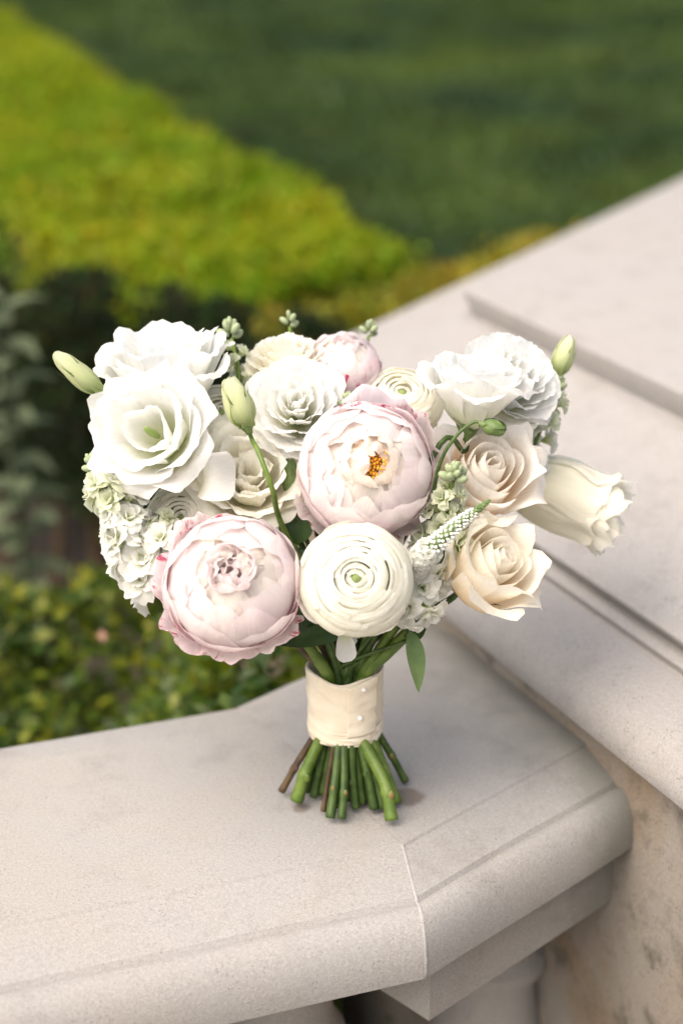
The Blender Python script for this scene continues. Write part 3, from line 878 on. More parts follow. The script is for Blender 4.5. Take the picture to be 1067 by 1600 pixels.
# ---- kinds of bloom; R is the radius of the open flower in metres
def peony(par, R, open_=0.0, heart='peony_inner', guards=6, stamens=True, loose=None):
    n = 32
    a0 = random.uniform(0, 6.28)
    for k in range(n):
        SEED[0] += 7
        t = k / (n - 1)
        tip = (76 - 70 * t ** 0.72) + random.uniform(-9, 9) * (1 - 0.5 * t) + open_ * max(0, t - .4) * 1.8
        rho = 1.03 - 0.26 * t ** 1.5 + random.uniform(-.015, .015)
        W = (0.94 - 0.42 * t) * random.uniform(0.85, 1.15)
        kind = 'peony_guard' if k < guards + 1 else ('peony' if t < 0.68 else heart)
        pr = arc(rho, max(1.5, tip), 7, 170, 0.92, 0.06 * (1 - t))
        lip = random.uniform(0.0, 0.05)
        th = R_(max(1.5, tip)); pr[-1] = (pr[-1][0] + lip * math.sin(th), pr[-1][1] + lip * math.cos(th))
        me = petal('petal', pr, W, phi=a0 + k * 2.39996 + random.uniform(-.25, .25), R=R, seed=SEED[0], Rc=rho * random.uniform(0.92, 1.02), wb=0.22, spiral=random.uniform(.01, .05),
                   crumple=0.045, fine=0.008, jag=random.uniform(.02, .07), notch=random.choice((0, 0, .05, .10)), edge=random.uniform(.24, .40), ep=random.uniform(2, 3), ruf=0.02 + 0.035 * t, nu=18, nv=17)
        link_mesh('petal', me, M[kind], par)
    for (a, tip, rho, W) in (loose or ()):                # guard petals hanging a little away from the ball
        SEED[0] += 7
        pr = arc(rho, tip, 7, 170, 0.92, 0.12)
        me = petal('petal', pr, W, phi=R_(a), R=R, seed=SEED[0], Rc=rho * 1.05, wb=0.25, spiral=0.02, crumple=0.06, fine=0.01, jag=0.05, notch=0.08, edge=.3, ruf=0.06, nu=18, nv=15)
        link_mesh('petal', me, M['peony_guard'], par)
    if not stamens:
        for (n, pr, W) in ((7, [(0.02, 0.25), (0.24, 0.50), (0.38, 0.74), (0.34, 0.88)], 0.38), (5, [(0.03, 0.1), (0.16, 0.4), (0.24, 0.68), (0.16, 0.86)], 0.26), (4, [(0.02, 0.2), (0.07, 0.5), (0.11, 0.72), (0.04, 0.84)], 0.2)):
            layer(par, 'petal', M['peony'], n, pr, W, R, Rc=0.25, edge=.3, jag=.10, notch=.1, ruf=.05, spiral=.04, crumple=.05, jit=.1)
    if stamens:
        # petals closing over the heart, leaving a curved slit
        layer(par, 'petal', M[heart], 7, [(0.10, 0.20), (0.36, 0.48), (0.42, 0.74), (0.27, 0.88)], 0.36, R, Rc=0.42, edge=.35, jag=.08, notch=.08, ruf=.04, spiral=.04, crumple=.04, jit=.08)
        for (a, pr, W, Rc) in ((2.5, [(0.24, 0.25), (0.34, 0.60), (0.20, 0.85), (-0.06, 0.90)], 0.26, 0.5), (3.6, [(0.26, 0.25), (0.36, 0.62), (0.22, 0.86), (0.02, 0.93)], 0.24, 0.5), (1.2, [(0.26, 0.25), (0.34, 0.62), (0.24, 0.84), (0.08, 0.90)], 0.20, 0.5)):
            SEED[0] += 7
            me = petal('petal', pr, W, phi=a, R=R, seed=SEED[0], Rc=Rc, edge=.35, jag=.08, notch=.05, ruf=.05, crumple=.05, spiral=.03, nu=14, nv=14)
            link_mesh('petal', me, M[heart], par)
        V, F = [], []
        b = len(V)
        for k in range(120):
            a = k * 2.4; rr = 0.30 * math.sqrt(k / 120) * R; zz = R * (random.uniform(0.58, 0.72) + 0.06 * (1 - k / 120))
            c = np.array([rr * math.cos(a), rr * math.sin(a), zz])
            s = 0.026 * R; b = len(V)
            for dz, sc in ((-2.2, .5), (-0.8, 1.0), (0.8, .9), (1.5, .3)):
                for q in range(4):
                    V.append(tuple(c + np.array([math.cos(q * 1.57 + a) * s * sc, math.sin(q * 1.57 + a) * s * sc, dz * s * 1.3])))
            for j in range(3):
                for q in range(4):
                    q2 = (q + 1) % 4; F.append((b + j * 4 + q, b + j * 4 + q2, b + j * 4 + 4 + q2, b + j * 4 + 4 + q))
            F.append((b + 12, b + 13, b + 14, b + 15))
        s_ = link_mesh('stamens', mesh_py('stamens', V, F, True), M['stamen'], par); s_['kind'] = 'stuff'

def ranunculus(par, R, mat='ranunculus', rings=9, squash=0.54, outer=True):
    if outer:
        layer(par, 'petal', M[mat], 4, [(0.06, -0.62), (0.5, -0.57), (0.93, -0.30), (1.17, 0.0)], 0.66, R, Rc=0.95, edge=0.45, ep=2.6, ruf=0.02, spiral=0.03, crumple=0.03, jag=.02)
    Q = [0.95 * (1 - i / rings) ** 0.95 + 0.09 for i in range(rings + 1)]
    dome = lambda q: squash * math.sqrt(max(0.0, 1 - min(1, q * q * 0.90)))
    for i in range(rings):
        q, qn = Q[i], Q[i + 1]
        e = qn * 1.0 + 0.012                         # rim of this whorl lies close over the next one
        sink = 0.055 * max(0, i - rings + 4)
        zt = dome(e) + 0.026 - sink; zq = dome(q) - sink
        pr = [(0.05, -0.62 + 0.02 * i), (q * 0.72, -0.48 + 0.03 * i), (q * 1.03, -0.10 + zq * 0.4), (q * 1.02, zq * 0.92), ((q + e) / 2, (zq + zt) / 2 + 0.006), (e, zt)]
        n = 4 if i < 8 else 3
        layer(par, 'petal', M[mat], n, pr, q * (1.2 if n == 4 else 1.5), R, jit=0.022, Rc=q * 1.02, wb=0.5, edge=0.15, ep=3.2, jag=0.016, ruf=0.014, rf=1.2, rq=5, spiral=0.013 + 0.013 * q, crumple=0.020, nu=24, nv=14, revolve=True, shift=0.030)
    link_mesh('button', local_ball(R * 0.12, R * 0.42, R * (squash - 0.25)), M['bud'], par)

def local_ball(r, zs, z):
    me = ellipsoid('button', (r, r, r * 0.9), 10, 7)
    me.transform(Matrix.Translation((0, 0, z)))
    return me

def rose(par, R, mat='rose', outer=True):
    kw = dict(wb=0.35, jag=0.015, ruf=0.02, crumple=0.028, nu=14, nv=13)
    layer(par, 'petal', M[mat], 2, [(0.03, -0.5), (0.14, -0.1), (0.15, 0.35), (0.07, 0.62)], 0.36, R, Rc=0.16, spiral=0.06, edge=.2, **kw)
    layer(par, 'petal', M[mat], 3, [(0.05, -0.6), (0.22, -0.25), (0.27, 0.25), (0.20, 0.63)], 0.46, R, Rc=0.27, spiral=0.07, edge=.22, **kw)
    layer(par, 'petal', M[mat], 3, [(0.06, -0.7), (0.34, -0.35), (0.41, 0.2), (0.37, 0.62)], 0.58, R, Rc=0.40, spiral=0.08, edge=.22, **kw)
    layer(par, 'petal', M[mat], 3, [(0.06, -0.75), (0.47, -0.42), (0.57, 0.15), (0.58, 0.56)], 0.78, R, Rc=0.56, spiral=0.08, edge=.25, roll=.03, **kw)
    layer(par, 'petal', M[mat], 3, [(0.06, -0.8), (0.57, -0.5), (0.73, 0.0), (0.80, 0.42), (0.88, 0.48)], 0.90, R, Rc=0.70, spiral=0.08, edge=.28, roll=.08, point=.05, **kw)
    if outer:
        layer(par, 'petal', M[mat], 4, [(0.06, -0.82), (0.62, -0.58), (0.86, -0.10), (0.98, 0.20), (1.13, 0.14)], 0.86, R, Rc=0.92, spiral=0.06, edge=.30, roll=.12, point=.07, **kw)

def lisianthus(par, R, mat='white', close=0.0, layers=5, jag=0.035, fine=0.03, hollow=False, dome=False, frill=0.02, wide=1.0):
    c = 1 - close
    L = [
        (3, [(0.03, -0.55), (0.10, -0.15), (0.15, 0.2), (0.20 + .08 * c, 0.42)], 0.30, 0.24, 0.03),
        (4, [(0.04, -0.65), (0.20, -0.28), (0.30, 0.12), (0.40 * c + .2 * close, 0.42)], 0.46, 0.44, 0.03),
        (5, [(0.05, -0.75), (0.36, -0.38), (0.52, 0.05), (0.62 * c + .3 * close, 0.36), (0.74 * c + .3 * close, 0.40)], 0.62, 0.66, 0.035),
        (5, [(0.05, -0.80), (0.44, -0.45), (0.68, -0.05), (0.84, 0.22), (0.97, 0.24)], 0.72, 0.85, 0.035),
        (5, [(0.05, -0.84), (0.50, -0.55), (0.78, -0.20), (0.98, 0.02), (1.12, -0.04)], 0.80, 1.0, 0.04),
    ][:layers]
    if hollow:
        L = [(3, [(0.05, -0.7), (0.22, -0.35), (0.34, 0.1), (0.38, 0.40)], 0.42, 0.36, 0.04)] + L[2:]
        link_mesh('pistil', ellipsoid('pistil', (R * .07, R * .07, R * .3)), M['bud'], par)
    if dome:                                              # a full, shallow, frilly double bloom
        L = [(4, [(0.03, -0.3), (0.08, 0.0), (0.12, 0.25), (0.15, 0.44)], 0.22, 0.22, 0.05),
             (5, [(0.04, -0.45), (0.16, -0.1), (0.26, 0.22), (0.34, 0.42)], 0.36, 0.40, 0.05),
             (6, [(0.05, -0.55), (0.30, -0.2), (0.44, 0.15), (0.54, 0.36)], 0.46, 0.58, 0.05),
             (6, [(0.05, -0.65), (0.40, -0.35), (0.62, 0.05), (0.76, 0.25)], 0.56, 0.8, 0.05),
             (6, [(0.05, -0.72), (0.46, -0.45), (0.76, -0.1), (0.95, 0.06)], 0.64, 0.95, 0.05),
             (5, [(0.05, -0.80), (0.50, -0.55), (0.84, -0.28), (1.06, -0.22)], 0.74, 1.1, 0.05)]
    for (n, pr, W, Rc, rf_) in L:
        layer(par, 'petal', M[mat], n, pr, W * wide, R, Rc=Rc, wb=0.2, edge=.40 if wide == 1 else .46, ep=2.3, jag=jag, fine=fine, ruf=rf_, rf=2.2, rq=3.2, frill=frill, spiral=0.05, crumple=0.04, nu=28, nv=14)

def bud(par, L, r, mat='bud', n=4, sep=5, tipped=0.15):
    for k in range(n):
        SEED[0] += 5
        pr = [(0.15 * r, -L * 0.5), (r * 0.85, -L * 0.30), (r, -L * 0.02), (r * 0.62, L * 0.32), (r * tipped, L * 0.5)]
        me = petal('petal', pr, r * 1.5, wb=0.5, Rc=r * 1.02, phi=2 * math.pi * k / n, edge=0.10, ep=2, jag=0.01, ruf=0.0, spiral=r * 0.16, crumple=r * 0.08, seed=SEED[0], nu=10, nv=12, narrow=0.75)
        link_mesh('petal', me, M[mat], par)
    sepals(par, sep, L * 0.75, r * 0.30, -L * 0.45, r * 0.55, 0.75)
    calyx(par, -L * 0.47, r * 0.48)

def floret_mesh(name, R, seed, n=7, cup=0.5):
    """a small crumpled double floret, one piece"""
    random.seed(seed)
    Vs, Fs, UVs, b = [], [], [], 0
    for (nn, pr, W) in ((4, [(0.02, -0.4), (0.2, 0.0), (0.55, 0.16), (0.98, 0.05)], 0.46), (4, [(0.02, -0.35), (0.18, 0.05), (0.42, 0.28), (0.72, 0.32)], 0.38), (3, [(0.02, -0.3), (0.1, 0.1), (0.2, 0.35), (0.3, 0.5)], 0.25)):
        a0 = random.uniform(0, 6)
        for k in range(nn):
            me = petal('tmp', [(r, z * cup * 2 * random.uniform(.8, 1.2)) for r, z in pr], W, wb=0.15, Rc=0.7, phi=a0 + 6.283 * k / nn + random.uniform(-.2, .2), R=R, edge=.28, jag=.04, ruf=0.09, rf=1.8, spiral=.04, crumple=.10, notch=.08, nu=6, nv=5, seed=seed + k * 7 + nn)
            v = np.empty(len(me.vertices) * 3, np.float32); me.vertices.foreach_get('co', v); v = v.reshape(-1, 3)
            q = np.empty(len(me.loops), np.int32); me.loops.foreach_get('vertex_index', q); q = q.reshape(-1, 4)
            uvl = np.empty(len(me.loops) * 2, np.float32); me.uv_layers[0].data.foreach_get('uv', uvl); uvl = uvl.reshape(-1, 2)
            uu = np.zeros((len(v), 2), np.float32); uu[q.ravel()] = uvl
            Vs.append(v); Fs.append(q + b); UVs.append(uu); b += len(v)
            bpy.data.meshes.remove(me)
    random.seed(seed * 3 + 1)
    return mesh_np(name, np.vstack(Vs), np.vstack(Fs), np.vstack(UVs))

FLO = [floret_mesh('floret', 1.0, 500 + 31 * k) for k in range(4)]
FLO_G = [floret_mesh('young_floret', 1.0, 900 + 31 * k, cup=0.8) for k in range(2)]
for m_ in FLO: m_.materials.append(M['stock'])
for m_ in FLO_G: m_.materials.append(M['stock_green'])
BUDM = ellipsoid('small_bud', (0.6, 0.6, 1.0), 8, 6); BUDM.materials.append(M['greybud'])

def put(par, name, me, p, d, s, mat=None):
    """a small copy at world point p looking along d"""
    x = Vector(d).normalized()
    q = x.to_track_quat('Z', 'Y').to_matrix() @ Matrix.Rotation(random.uniform(0, 6.28), 3, 'Z')
    w = Matrix.Translation(p) @ q.to_4x4() @ Matrix.Scale(s, 4)
    o = link_mesh(name, me, mat, par)
    o.matrix_local = par.matrix_world.inverted() @ w
    return o

def leaf(par, p, d, upv, L, W, mat='leaf', droop=0.5, name='leaf', fold=0.25):
    me = leaf_mesh(name, L, W, droop, fold)
    y = Vector(d).normalized(); z = (Vector(upv) - y * Vector(upv).dot(y)).normalized(); x = y.cross(z)
    w = Matrix.Translation(p) @ Matrix((x, y, z)).transposed().to_4x4()
    o = link_mesh(name, me, M[mat], par)
    o.matrix_local = par.matrix_world.inverted() @ w
    return o

# ------------------------------------------------------------------ the bouquet
MM = 0.000469
random.seed(3)

# white lisianthus, upper left, seen from its side
f = flower('lisianthus', 256, 572, 1.285, (-0.10, 0.90, 0.42), 'white ruffled lisianthus topping the left side, seen edge-on above a cupped one')
lisianthus(f, 100 * MM, fine=0.03); sepals(f, 5, 0.02, 0.003, -0.034, 0.006); stem(f, 0.037, 0.0030, FEET[1], slot=1)
# white lisianthus, left front, open cup
f = flower('lisianthus', 238, 676, 1.235, (-0.32, 0.22, 0.92), 'large open white lisianthus with a deep cup, at the far left front')
lisianthus(f, 92 * MM, hollow=True, jag=.018, fine=.014, frill=.014, wide=1.12); stem(f, 0.036, 0.0030, FEET[10])
# broad loose petals to its lower right
f = flower('ranunculus', 320, 742, 1.232, (0.25, -0.15, 0.95), 'half hidden white bloom whose one broad smooth petal shows above the left peony')
layer(f, 'petal', M['white'], 1, [(-0.75, -0.25), (-0.3, 0.1), (0.3, 0.28), (0.95, 0.05)], 0.80, 52 * MM, a0=0.35, Rc=0.9, wb=.55, edge=.25, spiral=0, ruf=.02)
layer(f, 'petal', M['cream'], 3, [(0.0, -0.9), (0.3, -0.7), (0.5, -0.4), (0.6, -0.1)], 0.5, 50 * MM, Rc=0.8)
stem(f, 0.03, 0.0025, FEET[15])
# cream bloom behind, between the buds
f = flower('ranunculus', 390, 745, 1.262, (0.10, 0.45, 0.88), 'cream bloom with long upright petals behind the two left-hand buds')
lisianthus(f, 86 * MM, 'cream', close=0.3, layers=5, fine=0.008); stem(f, 0.04, 0.0026, FEET[17])
f = flower('ranunculus', 345, 655, 1.30, (0.1, 0.5, 0.8), 'cream ranunculus tucked deep between two white lisianthus and the pale bud')
ranunculus(f, 60 * MM, 'cream'); stem(f, 0.03, 0.0026, FEET[13])
f = flower('ranunculus', 290, 815, 1.265, (-0.2, 0.25, 0.95), 'cream bloom mostly hidden between the white stock and left peony')
ranunculus(f, 62 * MM, 'cream'); stem(f, 0.03, 0.0026, FEET[16])

# buds of lisianthus
f = flower('lisianthus_bud', 122, 583, 1.25, (-0.72, 0.62, 0.25), 'closed pale green bud sticking out at the far upper left', 'flower bud')
bud(f, 0.045, 0.0082); stem(f, 0.024, 0.0019, FEET[0], via=[at(205, 665, 1.29), at(300, 790, 1.30)], mat='stem')
f = flower('lisianthus_bud', 372, 630, 1.212, (-0.34, 0.90, 0.28), 'fat pale green bud standing on a bare stem between two white lisianthus', 'flower bud')
bud(f, 0.039, 0.0102, tipped=0.3); stem(f, 0.0225, 0.0024, FEET[2], via=[at(404, 706, 1.205), at(426, 765, 1.205), at(445, 830, 1.25)], mat='stem_light')
f = flower('lisianthus_bud', 880, 556, 1.345, (0.30, 0.93, 0.1), 'pale green bud poking out behind the right-hand white lisianthus', 'flower bud')
bud(f, 0.033, 0.0080); stem(f, 0.018, 0.0018, FEET[9], via=[at(850, 660, 1.36), at(760, 800, 1.36)])
f = flower('lisianthus_bud', 772, 668, 1.20, (0.90, -0.25, 0.3), 'small dark green bud arching out under the right-hand white lisianthus', 'flower bud')
bud(f, 0.017, 0.0058, 'sepal', 4, 5, 0.2); stem(f, 0.008, 0.0017, FEET[12], via=[at(712, 682, 1.205), at(685, 730, 1.215), at(655, 850, 1.26)])
f = flower('lisianthus_bud', 455, 752, 1.262, (-0.12, 0.98, 0.1), 'slim dark green bud in the shade left of the central peony', 'flower bud')
bud(f, 0.034, 0.0062, 'sepal', 4, 6, 0.2); stem(f, 0.017, 0.0022, FEET[3], via=[at(468, 820, 1.262)])

# white lisianthus, centre
f = flower('lisianthus', 463, 632, 1.262, (-0.02, 0.38, 0.92), 'white fringed lisianthus facing forward above and left of the central peony')
lisianthus(f, 84 * MM, dome=True); stem(f, 0.03, 0.0026, FEET[4])
f = flower('lisianthus', 446, 556, 1.32, (-0.1, 0.85, 0.45), 'creamy green-tinged lisianthus at the top, just behind the centre one')
lisianthus(f, 68 * MM, 'cream', dome=True); stem(f, 0.026, 0.0026, FEET[14])
f = flower('peony', 535, 575, 1.335, (0.08, 0.75, 0.62), 'pale pink peony at the top behind the others, its right side blushed deeper')
peony(f, 62 * MM, stamens=False); stem(f, 0.03, 0.0035, FEET[19])
f = flower('ranunculus', 626, 628, 1.325, (0.05, 0.62, 0.75), 'butter cream ranunculus behind and above the central peony')
ranunculus(f, 66 * MM, 'cream'); stem(f, 0.03, 0.0028, FEET[18])

# the two large peonies
f = flower('peony', 570, 736, 1.235, (0.06, 0.22, 0.97), 'largest pale pink peony at the centre, opening on orange stamens')
peony(f, 102 * MM, open_=3, guards=4, loose=((75, 62, 1.16, .62), (35, 66, 1.13, .55), (215, 84, 1.10, .42), (-60, 95, 1.10, .40))); stem(f, 0.05, 0.0042, FEET[6])
f = flower('peony', 364, 910, 1.205, (0.00, 0.30, 0.93), 'full blush peony at the lower left, streaked crimson, tightly closed')
peony(f, 101 * MM, open_=2, guards=4, stamens=False, loose=((225, 80, 1.13, .52), (265, 88, 1.10, .5), (-45, 84, 1.12, .45), (175, 78, 1.10, .45), (130, 62, 1.10, .40))); stem(f, 0.05, 0.0042, FEET[1])
# front ranunculus
f = flower('ranunculus', 556, 906, 1.195, (0.02, 0.16, 0.98), 'ivory ranunculus with tight round rings and green eye, front and centre')
ranunculus(f, 79 * MM, rings=10); stem(f, 0.035, 0.0032, FEET[5], mat='stem_light')
# right-hand lisianthus
f = flower('lisianthus', 742, 600, 1.25, (0.12, 0.88, 0.34), 'white lisianthus on the right in side view, green sepals under its cup')
lisianthus(f, 76 * MM, close=0.25); 
layer(f, 'petal', M['white'], 4, [(0.05, -1.0), (0.45, -0.75), (0.78, -0.25), (0.92, 0.25), (0.98, 0.5)], 0.72, 70 * MM, Rc=0.8, wb=.2, edge=.2, ruf=.04, spiral=.06)
sepals(f, 5, 0.024, 0.0032, -0.036, 0.008, 0.9); calyx(f, -0.036, 0.007); stem(f, 0.040, 0.0027, FEET[8], via=[at(680, 705, 1.24)])
f = flower('lisianthus', 802, 590, 1.30, (0.42, 0.45, 0.78), 'white frilled lisianthus at the far upper right, half behind its neighbour')
lisianthus(f, 88 * MM, dome=True); stem(f, 0.034, 0.0027, FEET[9])
# roses
f = flower('rose', 758, 742, 1.268, (0.22, 0.42, 0.88), 'pale blush rose on the right with a peach heart, above the cream rose')
rose(f, 84 * MM, 'blush'); stem(f, 0.035, 0.0036, FEET[7], mat='twig')
f = flower('rose', 764, 888, 1.24, (0.50, 0.45, 0.72), 'cream rose at the lower right with reflexed outer petals, over the pier edge')
rose(f, 80 * MM, 'rose'); sepals(f, 5, 0.02, 0.004, -0.034, 0.008, 1.6); stem(f, 0.036, 0.0036, FEET[9], mat='stem')
# lying ranunculus
f = flower('ranunculus', 886, 778, 1.355, (0.90, -0.35, 0.22), 'cream ranunculus lying on its side on the pier cap, far right')
for (n, rr, zt, W) in ((6, 0.68, 0.80, 0.62), (6, 0.62, 1.0, 0.56), (6, 0.52, 1.08, .5), (5, 0.38, 1.05, .4), (4, 0.22, 0.9, .3)):
    layer(f, 'petal', M['cream'], n, [(0.05, -1.0), (rr * 0.8, -0.75), (rr * 1.05, -0.1), (rr * 0.92, 0.45), (rr * 1.18, zt)], W, 90 * MM, jit=.12, Rc=rr * 1.1, wb=.4, edge=.22, jag=.07, ruf=.09, rf=2, fine=.02, spiral=.06, crumple=.07)
calyx(f, -0.036, 0.009); sepals(f, 4, 0.014, 0.004, -0.036, 0.009, 1.2); stem(f, 0.038, 0.0026, FEET[12])

# ---- stock spikes
def stock(label, pts, count, R, foot, young=0.25, buds=6, rad=0.0022, spread=1.0, budscale=1.0, out=(0, 0, 0)):
    p = catmull([np.array(at(*q)) for q in pts], 30)
    tip = Vector(p[-1]); d = (tip - Vector(p[0])).normalized()
    o = tag(empty('stock', p[0]), label, 'flower', 'flowers bound in the bouquet')
    bpy.context.view_layer.update()
    link_mesh('spike', local_mesh(tube('spike', list(p[::6]), [rad, rad * 0.9, rad * 0.6], 7, 14), o), M['stem_light'], o)
    for k in range(count):
        t = k / max(1, count)
        c = Vector(p[int(t * 27)])
        a = k * 2.4 + random.uniform(-.4, .4)
        side = d.orthogonal().normalized(); side.rotate(Matrix.Rotation(a, 3, d))
        dirv = (side + d * (0.25 + 0.7 * t) + Vector(out)).normalized()
        yg = t > 1 - young
        s = R * (1.0 - 0.45 * t) * random.uniform(0.85, 1.15)
        put(o, 'young_floret' if yg else 'floret', random.choice(FLO_G if yg else FLO), c + dirv * s * 0.75 * spread, dirv, s)
    for k in range(buds):
        a = k * 2.4
        side = d.orthogonal().normalized(); side.rotate(Matrix.Rotation(a, 3, d))
        h = k / max(1, buds)
        dirv = (side * (1.15 - h) + d * (0.5 + h)).normalized()
        s = 0.0046 * (1.1 - 0.4 * h) * budscale
        put(o, 'small_bud', BUDM, tip + d * (0.008 * h) * budscale + dirv * s * 1.3, dirv, s)
    o2 = o
    # stem down to the ribbon
    i0 = Vector(p[0])
    fx, fy = foot.x - WRAP.x, foot.y - WRAP.y; fl = math.hypot(fx, fy)
    w = Vector((WRAP.x + fx / fl * 0.017, WRAP.y + fy / fl * 0.016, 0.058))
    top = Vector((WRAP.x - fx / fl * 0.008 + (i0.x - WRAP.x) * 0.07, WRAP.y + (i0.y - WRAP.y) * 0.07, 0.128))
    link_mesh('stem', local_mesh(tube('stem', [i0, i0 * 0.5 + top * 0.5 - d * 0.01, top, Vector((WRAP.x, WRAP.y, .095)) * .5 + w * .5, w], rad * 1.15, 7, 34), o), M['stem'], o)
    return o

stock('white double stock with a green tip filling the far left side', [(262, 925, 1.27), (215, 860, 1.25), (185, 790, 1.245), (152, 735, 1.25)], 26, 0.0225, FEET[10], young=0.3, buds=7)
stock('white stock florets between the left stock spike and left peony', [(275, 905, 1.255), (258, 860, 1.245), (252, 800, 1.25)], 11, 0.020, FEET[16], young=0.2, buds=0)
stock('grey-green stock tip with tight buds right of the central peony', [(690, 860, 1.25), (698, 800, 1.235), (708, 752, 1.215)], 12, 0.0155, FEET[11], young=1.0, buds=16, budscale=1.15)
stock('white stock florets low on the right, under the front ranunculus', [(668, 870, 1.25), (655, 925, 1.235), (640, 965, 1.225)], 9, 0.022, FEET[18], young=0.0, buds=0, out=tuple(facing(0.1, -.3, .9) * 0.5))
stock('green stock tip with pale buds at the top left between lisianthus', [(380, 640, 1.32), (372, 575, 1.32), (362, 528, 1.32)], 7, 0.011, FEET[15], young=1.0, buds=9, budscale=1.15)
stock('green stock tip peeking out above the top pink peony', [(560, 640, 1.37), (570, 560, 1.37), (576, 524, 1.37)], 4, 0.008, FEET[17], young=1.0, buds=8, budscale=.9)
stock('white stock with green buds at the right edge behind the blush rose', [(815, 745, 1.345), (842, 676, 1.335), (866, 612, 1.345)], 11, 0.018, FEET[14], young=0.5, buds=8)
stock('tiny grey-green bud cluster beside the centre white lisianthus', [(556, 690, 1.29), (550, 650, 1.28), (547, 634, 1.265)], 2, 0.006, FEET[13], young=1.0, buds=12, budscale=.9)
stock('single bud tip rising over the creamy top lisianthus', [(455, 570, 1.35), (454, 530, 1.35), (453, 510, 1.35)], 1, 0.006, FEET[15], young=1.0, buds=5, budscale=.9)

# ---- veronica
p = catmull([np.array(at(*q)) for q in ((634, 905, 1.235), (665, 866, 1.205), (712, 822, 1.19), (766, 781, 1.185))], 60)
o = tag(empty('veronica', p[0]), 'white veronica spike tapering to a green tip right of the central peony', 'flower', 'flowers bound in the bouquet')
bpy.context.view_layer.update()
link_mesh('spike', local_mesh(tube('spike', list(p[::10]), [0.0040, 0.0048, 0.0046, 0.0038, 0.0024, 0.0008], 8, 24), o), M['veronica_green'], o)
bead = ellipsoid('floret', (0.6, 0.6, 0.9), 6, 5); bead.materials.append(M['bead'])
gbead = ellipsoid('green_bud', (0.5, 0.5, 0.9), 6, 5); gbead.materials.append(M['veronica_green'])
for k in range(300):
    t = (k + 0.5) / 300
    i = min(59, int(t * 60)); c = Vector(p[i]); d = (Vector(p[min(60, i + 1)]) - c).normalized()
    side = d.orthogonal().normalized(); side.rotate(Matrix.Rotation(k * 2.39996, 3, d))
    r = np.interp(t, [0, .2, .5, .8, 1], [0.0062, 0.0066, 0.0058, 0.0036, 0.0008])
    dv = (side + d * (0.2 + t)).normalized()
    if t < 0.42:
        s = 0.0048 * random.uniform(.8, 1.2)
        put(o, 'floret', random.choice(FLO), c + side * (r + 0.001), dv, s)
    elif t < 0.86:
        put(o, 'floret', bead, c + side * r, dv, np.interp(t, [.42, .86], [0.0024, 0.0013]))
    else:
        put(o, 'green_bud', gbead, c + side * r, dv, 0.0013)
fx = FEET[11]
link_mesh('stem', local_mesh(tube('stem', [Vector(p[0]), at(610, 960, 1.27), Vector((0.01, 1.16, .125)), Vector((0.006, 1.15, .07)), fx], 0.0018, 7, 24), o), M['stem'], o)

# ---- single petal of sweet white hanging at the neck, and foliage
o = tag(empty('sweet_pea', at(540, 1010, 1.235)), 'single small white petal flower hanging over the green stems above the ribbon', 'flower', 'flowers bound in the bouquet')
bpy.context.view_layer.update()
me = petal('petal', [(-0.9, 0.0), (-0.3, .2), (0.4, .15), (1.0, -.1)], 0.72, wb=.35, Rc=1.0, R=0.0115, edge=.3, seed=5)
q = link_mesh('petal', me, M['white'], o)
mw = Matrix((facing(0, 0.35, -1).cross(facing(0.08, -1, 0)), facing(0, 0.35, -1), facing(0.08, -1, 0)))
ex = facing(0.08, -1.0, 0.1); ez = facing(0, 0.1, 1); ey = ez.cross(ex)
q.matrix_local = Matrix((ex, ey, ez)).transposed().to_4x4()
put(o, 'floret', FLO[1], at(545, 990, 1.24), facing(.2, .2, .9), 0.010)
link_mesh('stem', local_mesh(tube('stem', [at(540, 985, 1.245), at(548, 1000, 1.28), Vector((0.002, 1.16, .1)), Vector((0.004, 1.16, .05)), FEET[13]], 0.0014, 6, 16), o), M['stem'], o)

def sprig(label, px, py, t, d, L, W, mat, droop, upv, via=None, foot=None):
    o = tag(empty('leaf_sprig', at(px, py, t)), label, 'leaf', 'green leaves of the bouquet')
    bpy.context.view_layer.update()
    leaf(o, at(px, py, t), facing(*d), facing(*upv), L, W, mat, droop)
    link_mesh('stem', local_mesh(tube('stem', [at(px, py, t)] + (via or []) + [Vector((WRAP.x + random.uniform(-.012, .012), WRAP.y - 0.012, .11)), Vector((WRAP.x + random.uniform(-.012, .012), WRAP.y, .06))], 0.0015, 6, 14), o), M['stem'], o)
    return o
sprig('long grey-green leaf drooping outside the ribbon on the right', 640, 985, 1.25, (0.22, -0.88, 0.15), 0.047, 0.0072, 'leaf_light', 0.55, (0.35, 0.1, 0.95), [at(625, 1000, 1.28)])
sprig('broad dark leaf under the front ranunculus, above the ribbon', 530, 985, 1.25, (-0.80, -0.06, 0.35), 0.050, 0.017, 'leaf', 0.3, (0.0, 0.75, 0.65), [at(535, 1000, 1.28)])
sprig('dark leaf under the right side of the left peony', 500, 945, 1.26, (-0.75, -0.45, 0.25), 0.038, 0.013, 'leaf', 0.5, (0.0, 0.8, 0.6))
sprig('dark leaf in the gap left of the front ranunculus', 462, 850, 1.262, (0.05, 0.95, 0.2), 0.034, 0.013, 'leaf', 0.4, (-.2, 0.1, 0.95), [at(480, 930, 1.28)])
sprig('second dark leaf low in the gap beside the left peony', 490, 930, 1.27, (-0.3, 0.9, 0.2), 0.038, 0.014, 'leaf', 0.4, (0, 0.1, 0.95))
sprig('small bright leaf between the veronica and front ranunculus', 655, 905, 1.245, (0.1, 0.9, 0.3), 0.030, 0.005, 'leaf_light', 0.5, (0.3, 0, .9))
sprig('green leaf behind the white stock florets on the right', 640, 1000, 1.27, (0.3, 0.55, 0.2), 0.026, 0.009, 'leaf', 0.4, (0, .7, .7))
